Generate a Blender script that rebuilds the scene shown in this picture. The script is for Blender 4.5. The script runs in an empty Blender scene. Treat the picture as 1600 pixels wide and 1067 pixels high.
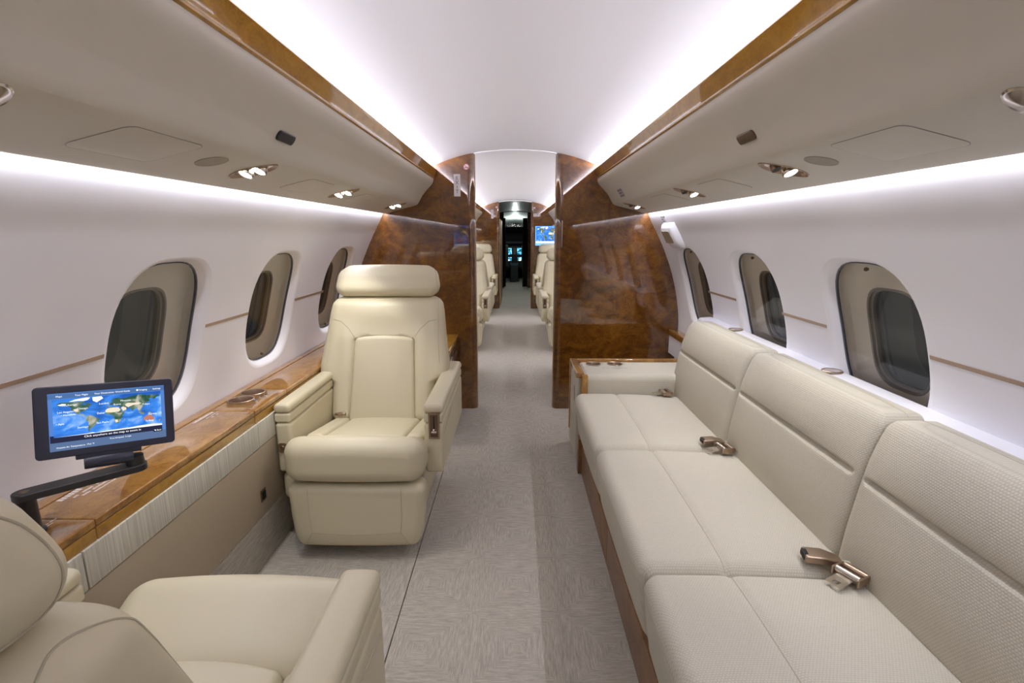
import bpy, math, random
import numpy as np
from mathutils import Vector, Matrix
from mathutils.bvhtree import BVHTree
PI = math.pi
SC = bpy.context.scene
COL = SC.collection
rnd = random.Random(7)

# ------------------------------------------------------------------ camera, world, exposure
FPX, PITCH, YAW, CAM_H = 800.0, math.atan(167/800), math.atan(5/800), 1.32
cd = bpy.data.cameras.new('camera'); cam = bpy.data.objects.new('camera', cd); COL.objects.link(cam)
cd.sensor_fit = 'HORIZONTAL'; cd.sensor_width = 36; cd.lens = FPX/1600*36
cd.clip_start = .02; cd.clip_end = 60
cam.location = (0, 0, CAM_H); cam.rotation_euler = (PI/2-PITCH, 0, YAW)
SC.camera = cam
wd = bpy.data.worlds.new('world'); SC.world = wd; wd.use_nodes = True
wd.node_tree.nodes['Background'].inputs[0].default_value = (.10, .11, .12, 1)
wd.node_tree.nodes['Background'].inputs[1].default_value = .25
SC.view_settings.view_transform = 'Standard'; SC.view_settings.look = 'None'
SC.view_settings.gamma = 1; SC.view_settings.use_curve_mapping = False
SC.view_settings.exposure = 0.34
SC.cycles.max_bounces = 10; SC.cycles.diffuse_bounces = 6; SC.cycles.glossy_bounces = 4
SC.cycles.transparent_max_bounces = 8; SC.cycles.sample_clamp_indirect = 4

COVE, WASH, READ = 30.0, 14.0, 6.0          # watts: ceiling cove strip, wall-wash strip (front cabin), reading lamp
COVE_COL, WASH_COL, READ_COL = (.87, .85, 1), (.88, .88, 1), (1, .95, .84)

def area(name, loc, direction, sx, sy, w, col):
    l = bpy.data.lights.new(name, 'AREA'); l.shape = 'RECTANGLE'; l.size = sx; l.size_y = sy
    l.energy = w; l.color = col
    o = bpy.data.objects.new(name, l); COL.objects.link(o); o.location = loc
    # local x along world Y, local -z along direction
    d = Vector(direction).normalized(); xa = Vector((0, 1, 0)); za = -d; ya = za.cross(xa)
    o.rotation_euler = Matrix((xa, ya, za)).transposed().to_euler()
    return o

YR, YB, YB2, YF, YF2, YC = -1.2, 3.78, 3.83, 9.27, 9.32, 13.0   # rear wall, partitions, cockpit doorway
for s in (-1, 1):
    for (a, b) in ((YR, YB), (YB2, YF)):
        L = b-a-.02
        area('cove_strip', (s*.598, (a+b)/2, 1.7745), (-s, 0, .22), L, .012, COVE*L/5*(1 if a < 2 else 1.05), COVE_COL)
        area('wall_wash_strip', (s*.9365, (a+b)/2, 1.476), (-s*.6, 0, -1), L, .011, WASH*L/5*(1 if a < 2 else 1.9), WASH_COL)

# ------------------------------------------------------------------ object helpers
def lab(o, label=None, cat=None, group=None, kind=None):
    if label: o['label'] = label
    if cat: o['category'] = cat
    if group: o['group'] = group
    if kind: o['kind'] = kind
    return o

def empty(name, loc=(0, 0, 0), rz=0, **k):
    o = bpy.data.objects.new(name, None); COL.objects.link(o); o.location = loc; o.rotation_euler = (0, 0, rz)
    o.empty_display_size = .05
    return lab(o, **k)

def obj(name, V, F, m, parent=None, smooth=35, loc=None, **k):
    me = bpy.data.meshes.new(name)
    me.from_pydata([tuple(map(float, v)) for v in V], [], [tuple(int(i) for i in f) for f in F]); me.update()
    if isinstance(m, (list, tuple)):
        for q in m: me.materials.append(q)
    else: me.materials.append(m)
    if smooth:
        me.polygons.foreach_set('use_smooth', [True]*len(me.polygons))
        try: me.set_sharp_from_angle(angle=math.radians(smooth))
        except Exception: pass
    o = bpy.data.objects.new(name, me); COL.objects.link(o)
    if parent is not None: o.parent = parent
    if loc is not None: o.location = loc
    return lab(o, **k)

def copy_tree(o, parent=None):
    c = o.copy(); COL.objects.link(c)
    if parent is not None: c.parent = parent
    for ch in list(o.children): copy_tree(ch, c)
    return c

class MB:
    def __init__(s): s.V = []; s.F = []
    def add(s, V, F):
        n = len(s.V); s.V += [tuple(v) for v in V]; s.F += [tuple(i+n for i in f) for f in F]; return s
    def box(s, x0, x1, y0, y1, z0, z1, b=0):
        if b <= 0:
            V = [(x, y, z) for z in (z0, z1) for y in (y0, y1) for x in (x0, x1)]
            return s.add(V, [(0, 2, 3, 1), (4, 5, 7, 6), (0, 1, 5, 4), (2, 6, 7, 3), (0, 4, 6, 2), (1, 3, 7, 5)])
        V, F = rbox((x1-x0, y1-y0, z1-z0), b, (1, 1, 1), 2)
        return s.add(V+np.array([(x0+x1)/2, (y0+y1)/2, (z0+z1)/2]), F)
    def tube(s, pts, r, n=8, closed=False, cap=True):
        V, F = tube(pts, r, n, closed, cap); return s.add(V, F)
    def lathe(s, prof, c=(0, 0, 0), n=28, axis='z'):
        V, F = lathe(prof, n); V = np.array(V)
        if axis == 'y': V = V[:, [0, 2, 1]]; F = [f[::-1] for f in F]
        if axis == 'x': V = V[:, [2, 0, 1]]
        return s.add(V+np.array(c), F)
    def build(s, name, m, parent=None, smooth=35, **k): return obj(name, s.V, s.F, m, parent, smooth, **k)

def axis_pts(h, r, n, k, extra=()):
    t = [r*(1-math.tan(PI/4*(1-i/k))) for i in range(k)]
    L = [-h+q for q in t]
    m = np.linspace(-h+r, h-r, n+1).tolist() if h-r > 1e-6 else [0.0]
    L = L+m+[-q for q in L[::-1]]
    L = sorted(set(round(q, 6) for q in list(L)+[e for e in extra if abs(e) < h-r]))
    return L

def rbox(size, r, n=(4, 4, 4), k=4, extra=((), (), ()), fn=None):
    h = np.array(size, float)/2
    r = min(r, h.min()*.999)
    A = [axis_pts(h[i], r, n[i], k, extra[i]) for i in range(3)]
    idx = {}; V = []; F = []
    def vid(p):
        key = (round(p[0], 6), round(p[1], 6), round(p[2], 6))
        if key not in idx: idx[key] = len(V); V.append(p)
        return idx[key]
    for ax in range(3):
        a, b = [(1, 2), (2, 0), (0, 1)][ax]
        for sgn in (-1, 1):
            P = A[a]; Q = A[b]
            g = []
            for u in P:
                row = []
                for v in Q:
                    p = [0, 0, 0]; p[ax] = sgn*h[ax]; p[a] = u; p[b] = v
                    row.append(vid(p))
                g.append(row)
            for i in range(len(P)-1):
                for j in range(len(Q)-1):
                    f = (g[i][j], g[i+1][j], g[i+1][j+1], g[i][j+1])
                    F.append(f if sgn > 0 else f[::-1])
    V = np.array(V); inner = np.clip(V, -(h-r), h-r); d = V-inner
    L = np.linalg.norm(d, axis=1, keepdims=True); L[L < 1e-9] = 1
    V = np.where(np.linalg.norm(d, axis=1, keepdims=True) > 1e-9, inner+d/L*r, V)
    if fn is not None: V = fn(V)
    return V, F

def pad(name, size, r, c, m, parent=None, n=(6, 6, 6), k=4, fn=None, extra=((), (), ()), smooth=50, **kw):
    """a rounded block centred on c; fn deforms it in final coordinates"""
    V, F = rbox(size, r, n, k, extra); V = V+np.array(c)
    if fn is not None: V = fn(V)
    return obj(name, V, F, m, parent, smooth, **kw)

def tube(pts, r, n=8, closed=False, cap=True):
    P = [Vector(p) for p in pts]; N = len(P); V = []; F = []
    up = None
    for i, p in enumerate(P):
        if closed: t = P[(i+1) % N]-P[i-1]
        else: t = P[min(i+1, N-1)]-P[max(i-1, 0)]
        t.normalize()
        if up is None:
            up = Vector((0, 0, 1)) if abs(t.z) < .9 else Vector((1, 0, 0))
        a = t.cross(up); a.normalize(); b = a.cross(t); up = b
        rr = r[i] if isinstance(r, (list, tuple)) else r
        for j in range(n):
            q = 2*PI*j/n
            V.append(p+a*rr*math.cos(q)+b*rr*math.sin(q))
    M = N if closed else N-1
    for i in range(M):
        for j in range(n):
            i2 = (i+1) % N
            F.append((i*n+j, i*n+(j+1) % n, i2*n+(j+1) % n, i2*n+j))
    if cap and not closed:
        F.append(tuple(range(n))[::-1]); F.append(tuple(range((N-1)*n, N*n)))
    return V, [f[::-1] for f in F]

def lathe(prof, n=28):
    V = []; F = []
    for r, z in prof:
        for j in range(n):
            a = 2*PI*j/n; V.append((r*math.cos(a), r*math.sin(a), z))
    for i in range(len(prof)-1):
        for j in range(n):
            F.append((i*n+j, i*n+(j+1) % n, (i+1)*n+(j+1) % n, (i+1)*n+j))
    return V, F

def extrude(prof, ys, closed=False):
    """profile of (x,z) points swept through the stations ys"""
    n = len(prof); V = []; F = []
    for y in ys:
        V += [(x, y, z) for x, z in prof]
    for i in range(len(ys)-1):
        for j in range(n if closed else n-1):
            j2 = (j+1) % n
            F.append((i*n+j, i*n+j2, (i+1)*n+j2, (i+1)*n+j))
    if closed:
        F.append(tuple(range(n))[::-1]); F.append(tuple(range((len(ys)-1)*n, len(ys)*n)))
    return V, F

def prism(poly, t0, t1, plane='xz'):
    """flat polygon (a,b) given thickness t0..t1 on the third axis"""
    n = len(poly)
    def mk(a, b, t): return {'xz': (a, t, b), 'yz': (t, a, b), 'xy': (a, b, t)}[plane]
    V = [mk(a, b, t0) for a, b in poly]+[mk(a, b, t1) for a, b in poly]
    F = [tuple(range(n)), tuple(range(n, 2*n))[::-1]]+[(i, i+n, (i+1) % n+n, (i+1) % n) for i in range(n)]
    return V, F

def rrect(w, h, r, n=5, c=(0, 0)):
    P = []
    for sx, sy, a0 in ((1, 1, 0), (-1, 1, PI/2), (-1, -1, PI), (1, -1, 1.5*PI)):
        for i in range(n+1):
            a = a0+PI/2*i/n
            P.append((c[0]+sx*(w/2-r)+r*math.cos(a), c[1]+sy*(h/2-r)+r*math.sin(a)))
    return P

def drill(host, cutters):
    V = []; F = []
    for (x, y, z, r) in cutters:
        n = len(V); k = 32
        V += [(x+r*math.cos(2*PI*j/k), y+r*math.sin(2*PI*j/k), z+.03) for j in range(k)]+[(x+r*math.cos(2*PI*j/k), y+r*math.sin(2*PI*j/k), z-.055) for j in range(k)]
        F += [tuple(n+j for j in range(k)), tuple(n+k+j for j in range(k))[::-1]]+[(n+j, n+k+j, n+k+(j+1) % k, n+(j+1) % k) for j in range(k)]
    c = obj('cutter', V, F, host.data.materials[0], host.parent, 0)
    m = host.modifiers.new('cut', 'BOOLEAN'); m.operation = 'DIFFERENCE'; m.object = c; m.solver = 'EXACT'
    bpy.context.view_layer.update()
    me = bpy.data.meshes.new_from_object(host.evaluated_get(bpy.context.evaluated_depsgraph_get()))
    host.modifiers.clear(); host.data = me; bpy.data.objects.remove(c)

def cup(name, parent, x, y, z, r, m, depth=.052):
    V, F = lathe([(r+.005, 0), (r+.005, .003), (r+.003, .0045), (r-.0005, .003), (r-.002, 0), (r-.003, -depth), (0, -depth)], 32)
    return obj(name, np.array(V)+np.array([x, y, z]), F, m, parent, 40)

def seam(host, name, pts, direction, m, parent, r=.0014, lift=.0004, closed=False, n=5, step=.012):
    """a stitched seam: a polyline dropped on the host's surface along a direction"""
    me = host.data
    bvh = BVHTree.FromPolygons([v.co.copy() for v in me.vertices], [tuple(p.vertices) for p in me.polygons])
    d = Vector(direction).normalized(); out = []
    P = [Vector(p) for p in pts]
    if closed: P.append(P[0])
    dense = []
    for a, b in zip(P[:-1], P[1:]):
        k = max(1, int((b-a).length/step))
        for i in range(k): dense.append(a.lerp(b, i/k))
    if not closed: dense.append(P[-1])
    for p in dense:
        hit = bvh.ray_cast(p-d*1.0, d)
        if hit[0] is not None: out.append(hit[0]-d*lift)
    if len(out) < 3: return None
    V, F = tube(out, r, n, closed)
    return obj(name, V, F, m, parent, 60)

# ------------------------------------------------------------------ materials
def mat(name, color=(.5, .5, .5), rough=.5, metal=0, coat=0, emit=None, es=1, spec=.5):
    m = bpy.data.materials.new(name); m.use_nodes = True
    b = m.node_tree.nodes['Principled BSDF']
    b.inputs['Base Color'].default_value = (*color, 1); b.inputs['Roughness'].default_value = rough
    b.inputs['Metallic'].default_value = metal; b.inputs['Coat Weight'].default_value = coat
    b.inputs['Coat Roughness'].default_value = .02; b.inputs['Specular IOR Level'].default_value = spec
    if emit:
        b.inputs['Emission Color'].default_value = (*emit, 1); b.inputs['Emission Strength'].default_value = es
    m.diffuse_color = (*color, 1)
    return m

class NT:
    def __init__(s, m): s.t = m.node_tree; s.b = s.t.nodes['Principled BSDF']
    def n(s, typ, ins=None, **k):
        q = s.t.nodes.new(typ)
        for a, v in k.items(): setattr(q, a, v)
        for i, v in (ins or {}).items(): s.set(q, i, v)
        return q
    def set(s, q, i, v):
        if isinstance(v, bpy.types.NodeSocket): s.t.links.new(v, q.inputs[i])
        else: q.inputs[i].default_value = v
    def m(s, op, a, b=0.0, c=None, clamp=False):
        q = s.n('ShaderNodeMath', operation=op, use_clamp=clamp); s.set(q, 0, a); s.set(q, 1, b)
        if c is not None: s.set(q, 2, c)
        return q.outputs[0]
    def coords(s, kind='Object'): return s.n('ShaderNodeTexCoord').outputs[kind]
    def map(s, v, scale=(1, 1, 1), loc=(0, 0, 0), rot=(0, 0, 0)):
        return s.n('ShaderNodeMapping', {0: v, 1: loc, 2: rot, 3: scale}).outputs[0]
    def noise(s, v, scale, detail=3, rough=.5, dist=0, dim='3D'):
        q = s.n('ShaderNodeTexNoise', noise_dimensions=dim)
        for i, x in (('Vector', v), ('Scale', scale), ('Detail', detail), ('Roughness', rough), ('Distortion', dist)):
            s.set(q, i, x)
        return q.outputs[0]
    def ramp(s, f, stops):
        q = s.n('ShaderNodeValToRGB'); s.set(q, 0, f); e = q.color_ramp.elements
        while len(e) < len(stops): e.new(.5)
        for i, (p, c) in enumerate(stops): e[i].position = p; e[i].color = (*c, 1)
        return q.outputs[0]
    def mix(s, f, a, b):
        q = s.n('ShaderNodeMix', data_type='RGBA'); s.set(q, 0, f)
        for i, v in ((6, a), (7, b)):
            s.set(q, i, v if isinstance(v, bpy.types.NodeSocket) else (*v, 1))
        return q.outputs[2]
    def base(s, c): s.set(s.b, 'Base Color', c)
    def bump(s, h, st, dist=.001):
        s.set(s.b, 'Normal', s.n('ShaderNodeBump', {'Strength': st, 'Distance': dist, 'Height': h}).outputs[0])

def wood(name, dark, mid, light, scale=1, grain=(1, 1, 1), coat=1, rough=.28, ior=1.6):
    m = mat(name, mid, rough, coat=coat, spec=.2); m.node_tree.nodes['Principled BSDF'].inputs['Coat Roughness'].default_value = .004; t = NT(m); m.node_tree.nodes['Principled BSDF'].inputs['Coat IOR'].default_value = ior
    v = t.map(t.coords(), grain)
    a = t.noise(v, 5*scale, 6, .62, 1.6); b = t.noise(v, 24*scale, 5, .7, 2.5); c = t.noise(v, 1.4*scale, 2, .5, .4)
    f = t.m('ADD', t.m('MULTIPLY', a, .55), t.m('ADD', t.m('MULTIPLY', b, .36), t.m('MULTIPLY', c, .18)))
    vor = t.n('ShaderNodeTexVoronoi', {'Vector': v, 'Scale': 38*scale, 'Randomness': 1.0}, feature='F1').outputs['Distance']
    col = t.ramp(f, [(.36, dark), (.52, mid), (.70, light)])
    eye = t.m('MULTIPLY', t.m('LESS_THAN', vor, .12), .35)
    t.base(t.mix(eye, col, dark))
    return m

M = {}
M['ceiling'] = mat('ceiling_white', (.77, .77, .78), .55)
M['wall'] = mat('wall_white', (.87, .87, .92), .5)
t = NT(M['wall']); t.bump(t.noise(t.map(t.coords(), (1, .5, 3)), 90, 3), .12, .0006)
M['psu'] = mat('overhead_beige', (.61, .575, .50), .5)
t = NT(M['psu']); t.bump(t.noise(t.coords(), 700, 2), .1, .0004)
M['bulk'] = wood('burl_dark', (.022, .0062, .0008), (.105, .036, .0032), (.23, .092, .010), 1.3, (1, 1, 1.3), ior=1.8)
M['trim'] = wood('burl_amber', (.21, .095, .009), (.36, .18, .018), (.47, .26, .036), 2.0, (1.6, .7, 1))
M['ledge'] = wood('burl_ledge', (.10, .036, .005), (.30, .138, .025), (.46, .25, .062), 1.8, (1.2, .8, 1))
M['edge'] = mat('brass_edge', (.46, .31, .16), .35, coat=.6)
M['leather'] = mat('cream_leather', (.585, .53, .37), .42)
t = NT(M['leather']); c = t.coords()
vo = t.n('ShaderNodeTexVoronoi', {'Vector': c, 'Scale': 420.0}, feature='DISTANCE_TO_EDGE').outputs['Distance']
t.bump(t.m('ADD', t.m('MINIMUM', t.m('MULTIPLY', vo, 3), .3), t.m('MULTIPLY', t.noise(c, 60, 2), .25)), .12, .0006)
M['stitch'] = mat('cream_stitch', (.46, .415, .30), .7)
M['taupe'] = mat('taupe_leather', (.37, .305, .215), .5)
t = NT(M['taupe']); t.bump(t.noise(t.coords(), 500, 2), .15, .0005)
M['bronze'] = mat('bronze_metal', (.40, .30, .22), .32, .9)
M['bronze_dark'] = mat('bronze_dark', (.18, .125, .085), .35, .8)
M['steel'] = mat('nickel_metal', (.72, .66, .58), .22, 1)
M['black'] = mat('black_plastic', (.012, .012, .014), .38)
M['navy'] = mat('monitor_plastic', (.016, .018, .035), .35)
M['dark'] = mat('dark_void', (.006, .006, .006), .7)
M['rubber'] = mat('rubber_grey', (.10, .10, .125), .5)
M['tunnel'] = mat('window_tunnel_beige', (.95, .905, .82), .6)
M['frame_grey'] = mat('outer_window_frame', (.30, .28, .26), .5)
M['placard'] = mat('placard_white', (.80, .79, .82), .5)
M['ink'] = mat('ink_dark', (.10, .085, .08), .6)
M['inkgrey'] = mat('ink_grey', (.33, .29, .28), .6)
M['inkwhite'] = mat('ink_white', (.72, .62, .56), .5)
M['red'] = mat('ink_red', (.55, .07, .05), .5)
M['inlay'] = mat('bronze_inlay', (.36, .25, .18), .4, coat=.3)
M['lampglow'] = mat('lamp_glow', (1, 1, 1), .5, emit=(1, .98, .93), es=9)
M['curtain'] = mat('curtain_dark', (.045, .035, .030), .9)
M['doortan'] = mat('door_tan', (.30, .215, .14), .5)
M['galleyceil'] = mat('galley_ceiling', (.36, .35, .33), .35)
M['cockpit'] = mat('cockpit_grey', (.035, .042, .045), .6)
M['cockceil'] = mat('cockpit_liner', (.66, .70, .68), .6)

# sofa cloth: small knit cells, offset row by row
def cloth(name, col, axes):
    m = mat(name, col, .85, spec=.2); t = NT(m); sep = t.n('ShaderNodeSeparateXYZ', {0: t.coords()})
    u, v = sep.outputs[axes[0]], sep.outputs[axes[1]]
    ks, kv = 140.0, 185.0
    row = t.m('FLOOR', t.m('MULTIPLY', v, kv))
    off = t.m('MULTIPLY', t.m('MODULO', row, 2), .5)
    a = t.m('ABSOLUTE', t.m('SINE', t.m('MULTIPLY', t.m('ADD', t.m('MULTIPLY', u, ks), off), PI)))
    b = t.m('ABSOLUTE', t.m('SINE', t.m('MULTIPLY', t.m('MULTIPLY', v, kv), PI)))
    h = t.m('MULTIPLY', t.m('POWER', a, .5), t.m('POWER', b, .5))
    ns = t.noise(t.coords(), 160, 3)
    hh = t.m('ADD', t.m('MULTIPLY', h, .8), t.m('MULTIPLY', ns, .5))
    dk = tuple(q*.74 for q in col)
    t.base(t.mix(t.m('MULTIPLY', hh, 1.0, clamp=True), dk, tuple(min(1, q*1.06) for q in col)))
    t.bump(hh, .42, .0022)
    return m
M['cloth_flat'] = cloth('sofa_cloth_seat', (.58, .545, .448), ('X', 'Y'))
M['cloth_up'] = cloth('sofa_cloth_back', (.58, .545, .448), ('Y', 'Z'))
M['cloth_arm'] = cloth('sofa_cloth_arm', (.58, .545, .448), ('X', 'Z'))
M['cloth_seam'] = mat('sofa_seam', (.50, .465, .38), .9)

# grasscloth strips on the ledge front
M['grass'] = mat('grasscloth', (.6, .58, .5), .7); t = NT(M['grass'])
v = t.map(t.coords(), (1, 190, 2.2)); n1 = t.noise(v, 1, 4, .7)
t.base(t.ramp(n1, [(.3, (.40, .375, .295)), (.5, (.56, .54, .45)), (.68, (.68, .665, .58))])); t.bump(n1, .5, .002)

# carpet: tiles of concentric squares cut from a striated pile
def carpet(name, tile=True, k=1.0):
    m = mat(name, (.4, .36, .31), .95, spec=.1); t = NT(m)
    sep = t.n('ShaderNodeSeparateXYZ', {0: t.coords()}); X, Y, Z = sep.outputs
    if tile:
        SX, SY = .316, .322
        u = t.m('MULTIPLY_ADD', X, 1/SX, .5-.005/SX+20); v = t.m('MULTIPLY_ADD', Y, 1/SY, .5-1.43/SY+20)
        fu = t.m('SUBTRACT', t.m('FRACT', u), .5); fv = t.m('SUBTRACT', t.m('FRACT', v), .5)
        cell = t.m('ADD', t.m('FLOOR', u), t.m('MULTIPLY', t.m('FLOOR', v), 7.13))
        au, av = t.m('ABSOLUTE', fu), t.m('ABSOLUTE', fv)
        sel = t.m('GREATER_THAN', au, av)
        d = t.m('MAXIMUM', au, av)
        tang = t.m('ADD', t.m('MULTIPLY', sel, fv), t.m('MULTIPLY', t.m('SUBTRACT', 1, sel), fu))
        side = t.m('ADD', t.m('MULTIPLY', sel, t.m('SIGN', fu)), t.m('MULTIPLY', t.m('SUBTRACT', 1, sel), t.m('MULTIPLY', t.m('SIGN', fv), 2.4)))
        vec = t.n('ShaderNodeCombineXYZ', {0: t.m('MULTIPLY', d, 74), 1: t.m('MULTIPLY', tang, 6), 2: t.m('ADD', t.m('MULTIPLY', cell, 3.7), t.m('MULTIPLY', side, 11))}).outputs[0]
    else:
        vec = t.n('ShaderNodeCombineXYZ', {0: t.m('MULTIPLY', X, 120), 1: t.m('MULTIPLY', Y, 14), 2: t.m('MULTIPLY', Z, 200)}).outputs[0]
    n1 = t.noise(vec, 1, 3, .75); fine = t.noise(t.coords(), 320, 2)
    f = t.m('ADD', t.m('MULTIPLY', n1, .8), t.m('MULTIPLY', fine, .2))
    t.base(t.ramp(f, [(.28, tuple(k*q for q in (.285, .262, .220))), (.5, tuple(k*q for q in (.42, .388, .33))), (.68, tuple(k*q for q in (.54, .51, .44)))]))
    t.bump(f, .6, .004)
    return m
M['carpet'] = carpet('carpet_tiles'); M['carpet_kick'] = carpet('carpet_kick', False)

def thin_glass(name, tint=(1, 1, 1), f0=1.45):
    m = bpy.data.materials.new(name); m.use_nodes = True; nt = m.node_tree; nt.nodes.clear()
    o = nt.nodes.new('ShaderNodeOutputMaterial'); mx = nt.nodes.new('ShaderNodeMixShader'); fr = nt.nodes.new('ShaderNodeFresnel')
    tr = nt.nodes.new('ShaderNodeBsdfTransparent'); gl = nt.nodes.new('ShaderNodeBsdfGlossy')
    fr.inputs[0].default_value = f0; tr.inputs[0].default_value = (*tint, 1); gl.inputs['Roughness'].default_value = 0.0
    nt.links.new(fr.outputs[0], mx.inputs[0]); nt.links.new(tr.outputs[0], mx.inputs[1]); nt.links.new(gl.outputs[0], mx.inputs[2])
    nt.links.new(mx.outputs[0], o.inputs[0]); return m
M['pane'] = thin_glass('window_pane', (.99, .985, .98), 1.36)
M['outer_glass'] = thin_glass('outer_pane', (.55, .55, .55), 1.6)

# ------------------------------------------------------------------ cabin section
WALL = [(.932, 1.52), (.948, 1.47), (.985, 1.395), (1.03, 1.315), (1.08, 1.21), (1.13, 1.09), (1.165, .98), (1.19, .88), (1.208, .78),
        (1.218, .68), (1.22, .58), (1.215, .48), (1.20, .38), (1.15, .2), (1.06, 0)]
PSU = [(.579, 1.713), (.5795, 1.703), (.581, 1.692), (.586, 1.680), (.597, 1.664), (.62, 1.640), (.64, 1.618), (.66, 1.594), (.677, 1.566),
       (.69, 1.544), (.703, 1.530), (.72, 1.522), (.76, 1.512), (.85, 1.490), (.922, 1.468), (.926, 1.470), (.924, 1.486)]
CEIL = [(0, 1.905), (.10, 1.9025), (.20, 1.895), (.291, 1.882), (.38, 1.862), (.45, 1.842), (.51, 1.821), (.56, 1.803), (.60, 1.791), (.64, 1.782), (.66, 1.778)]

def spline(P, sub=4):
    P = [np.array(p, float) for p in P]; out = []
    for i in range(len(P)-1):
        p0 = P[max(i-1, 0)]; p1 = P[i]; p2 = P[i+1]; p3 = P[min(i+2, len(P)-1)]
        for k in range(sub):
            q = k/sub
            out.append(.5*((2*p1)+(-p0+p2)*q+(2*p0-5*p1+4*p2-p3)*q*q+(-p0+3*p1-3*p2+p3)*q**3))
    out.append(P[-1]); return np.array(out)

class Sect:
    """section curve by arc length; at(v) gives point, nrm(v) the normal pointing out of the room"""
    def __init__(s, P, smooth=True):
        s.P = spline(P, 5) if smooth else np.array(P, float)
        s.L = np.concatenate([[0], np.cumsum(np.linalg.norm(np.diff(s.P, axis=0), axis=1))])
    def at(s, v): return np.array([np.interp(v, s.L, s.P[:, 0]), np.interp(v, s.L, s.P[:, 1])])
    def nrm(s, v):
        d = s.at(min(v+.004, s.L[-1]))-s.at(max(v-.004, 0)); d /= np.linalg.norm(d); n = np.array([-d[1], d[0]])
        return n if not s.flip else -n
    flip = False
    def v_at_x(s, x): return float(np.interp(x, s.P[:, 0], s.L))
    def v_at_z(s, z): return float(np.interp(-z, -s.P[:, 1], s.L))
    def p3(s, side, y, v, off=0):
        q = s.at(v)+off*s.nrm(v); return (side*q[0], y, q[1])
SW, SP, SCEIL = Sect(WALL), Sect(PSU), Sect(CEIL)
# check the normals: outward of the room
SW.flip = SW.nrm(SW.v_at_z(.9))[0] < 0
SP.flip = SP.nrm(SP.v_at_x(.8))[1] < 0

def holed_strip(S, side, y0, y1, v0, v1, holes, vlist=None, rings=5, ny=8, nth=56):
    """strip of the section with a hole in each bay; hole = (yc, vc, fn(theta)->(dy,dv), bay half width, bay v range)"""
    V = []; F = []
    def put(y, v, off=0): V.append(S.p3(side, y, v, off)); return len(V)-1
    ex = []
    if holes:
        _, vc_, _, hw_, va_, vb_ = holes[0]
        for j in range(nth):
            a = 2*PI*j/nth; c, s_ = math.cos(a), math.sin(a); hv = (vb_-vc_) if s_ > 0 else (vc_-va_)
            if abs(c) > 1e-6 and hw_/abs(c) <= (hv/abs(s_) if abs(s_) > 1e-6 else 9): ex.append(vc_+hw_/abs(c)*s_)
        VL = sorted(set([round(v, 6) for v in ex]+[va_, vb_]+[v for v in S.L if v < va_ or v > vb_]))
    else: VL = list(S.L)
    def grid(ya, yb, va, vb):
        if yb-ya < 1e-6 or vb-va < 1e-6: return
        vs = [va]+[v for v in VL if va+1e-5 < v < vb-1e-5]+[vb]
        k = max(1, int((yb-ya)/.4)); yy = np.linspace(ya, yb, k+1)
        g = [[put(y, v) for v in vs] for y in yy]
        for i in range(k):
            for j in range(len(vs)-1): F.append((g[i][j], g[i+1][j], g[i+1][j+1], g[i][j+1]))
    cur = y0
    for (yc, vc, fn, hw, va, vb) in sorted(holes, key=lambda h: h[0]):
        grid(cur, yc-hw, v0, v1); grid(yc-hw, yc+hw, v0, va); grid(yc-hw, yc+hw, vb, v1); cur = yc+hw
        R = []
        for j in range(nth):
            a = 2*PI*j/nth; c, s_ = math.cos(a), math.sin(a)
            # rectangle boundary in direction a (including the corners exactly)
            hv = (vb-vc) if s_ > 0 else (vc-va)
            k = min(hw/abs(c) if abs(c) > 1e-6 else 9, hv/abs(s_) if abs(s_) > 1e-6 else 9)
            ry, rv = k*c, k*s_
            dy, dv = fn(a)
            R.append([put(yc+dy*(1-q)+ry*q, vc+dv*(1-q)+rv*q) for q in [(i/rings)**1.3 for i in range(rings+1)]])
        # corners
        for j in range(nth):
            j2 = (j+1) % nth
            for i in range(rings): F.append((R[j][i], R[j][i+1], R[j2][i+1], R[j2][i]))
            a, b = R[j][rings], R[j2][rings]
            pa, pb = V[a], V[b]
            a1, a2 = 2*PI*j/nth, 2*PI*(j+1)/nth
            for sy in (-1, 1):
                for sv in (-1, 1):
                    ang = math.atan2(sv*((vb-vc) if sv > 0 else (vc-va)), sy*hw) % (2*PI)
                    if a1 < ang < a2: F.append((a, put(yc+sy*hw, vb if sv > 0 else va), b))
    grid(cur, y1, v0, v1)
    if side > 0: F = [f[::-1] for f in F]
    idx = {}; mp = []; W = []
    for p in V:
        key = tuple(round(c, 5) for c in p)
        if key not in idx: idx[key] = len(W); W.append(p)
        mp.append(idx[key])
    F = [tuple(dict.fromkeys(mp[i] for i in f)) for f in F]
    return W, [f for f in F if len(f) > 2]

def superell(hw, hv, p):
    def fn(a):
        c, s = math.cos(a), math.sin(a)
        k = (abs(c/hw)**p+abs(s/hv)**p)**(-1/p); return k*c, k*s
    return fn

def ring_wall(S, side, yc, vc, levels, nth=56, cap=False):
    """levels: list of (fn, off, scale) joined as consecutive rings"""
    V = []; F = []
    for fn, off in levels:
        for j in range(nth):
            dy, dv = fn(2*PI*j/nth); V.append(S.p3(side, yc+dy, vc+dv, off))
    for i in range(len(levels)-1):
        for j in range(nth):
            j2 = (j+1) % nth; F.append((i*nth+j, (i+1)*nth+j, (i+1)*nth+j2, i*nth+j2))
    if cap: F.append(tuple(range((len(levels)-1)*nth, len(levels)*nth)))
    if side > 0: F = [f[::-1] for f in F]
    return V, F

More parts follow.
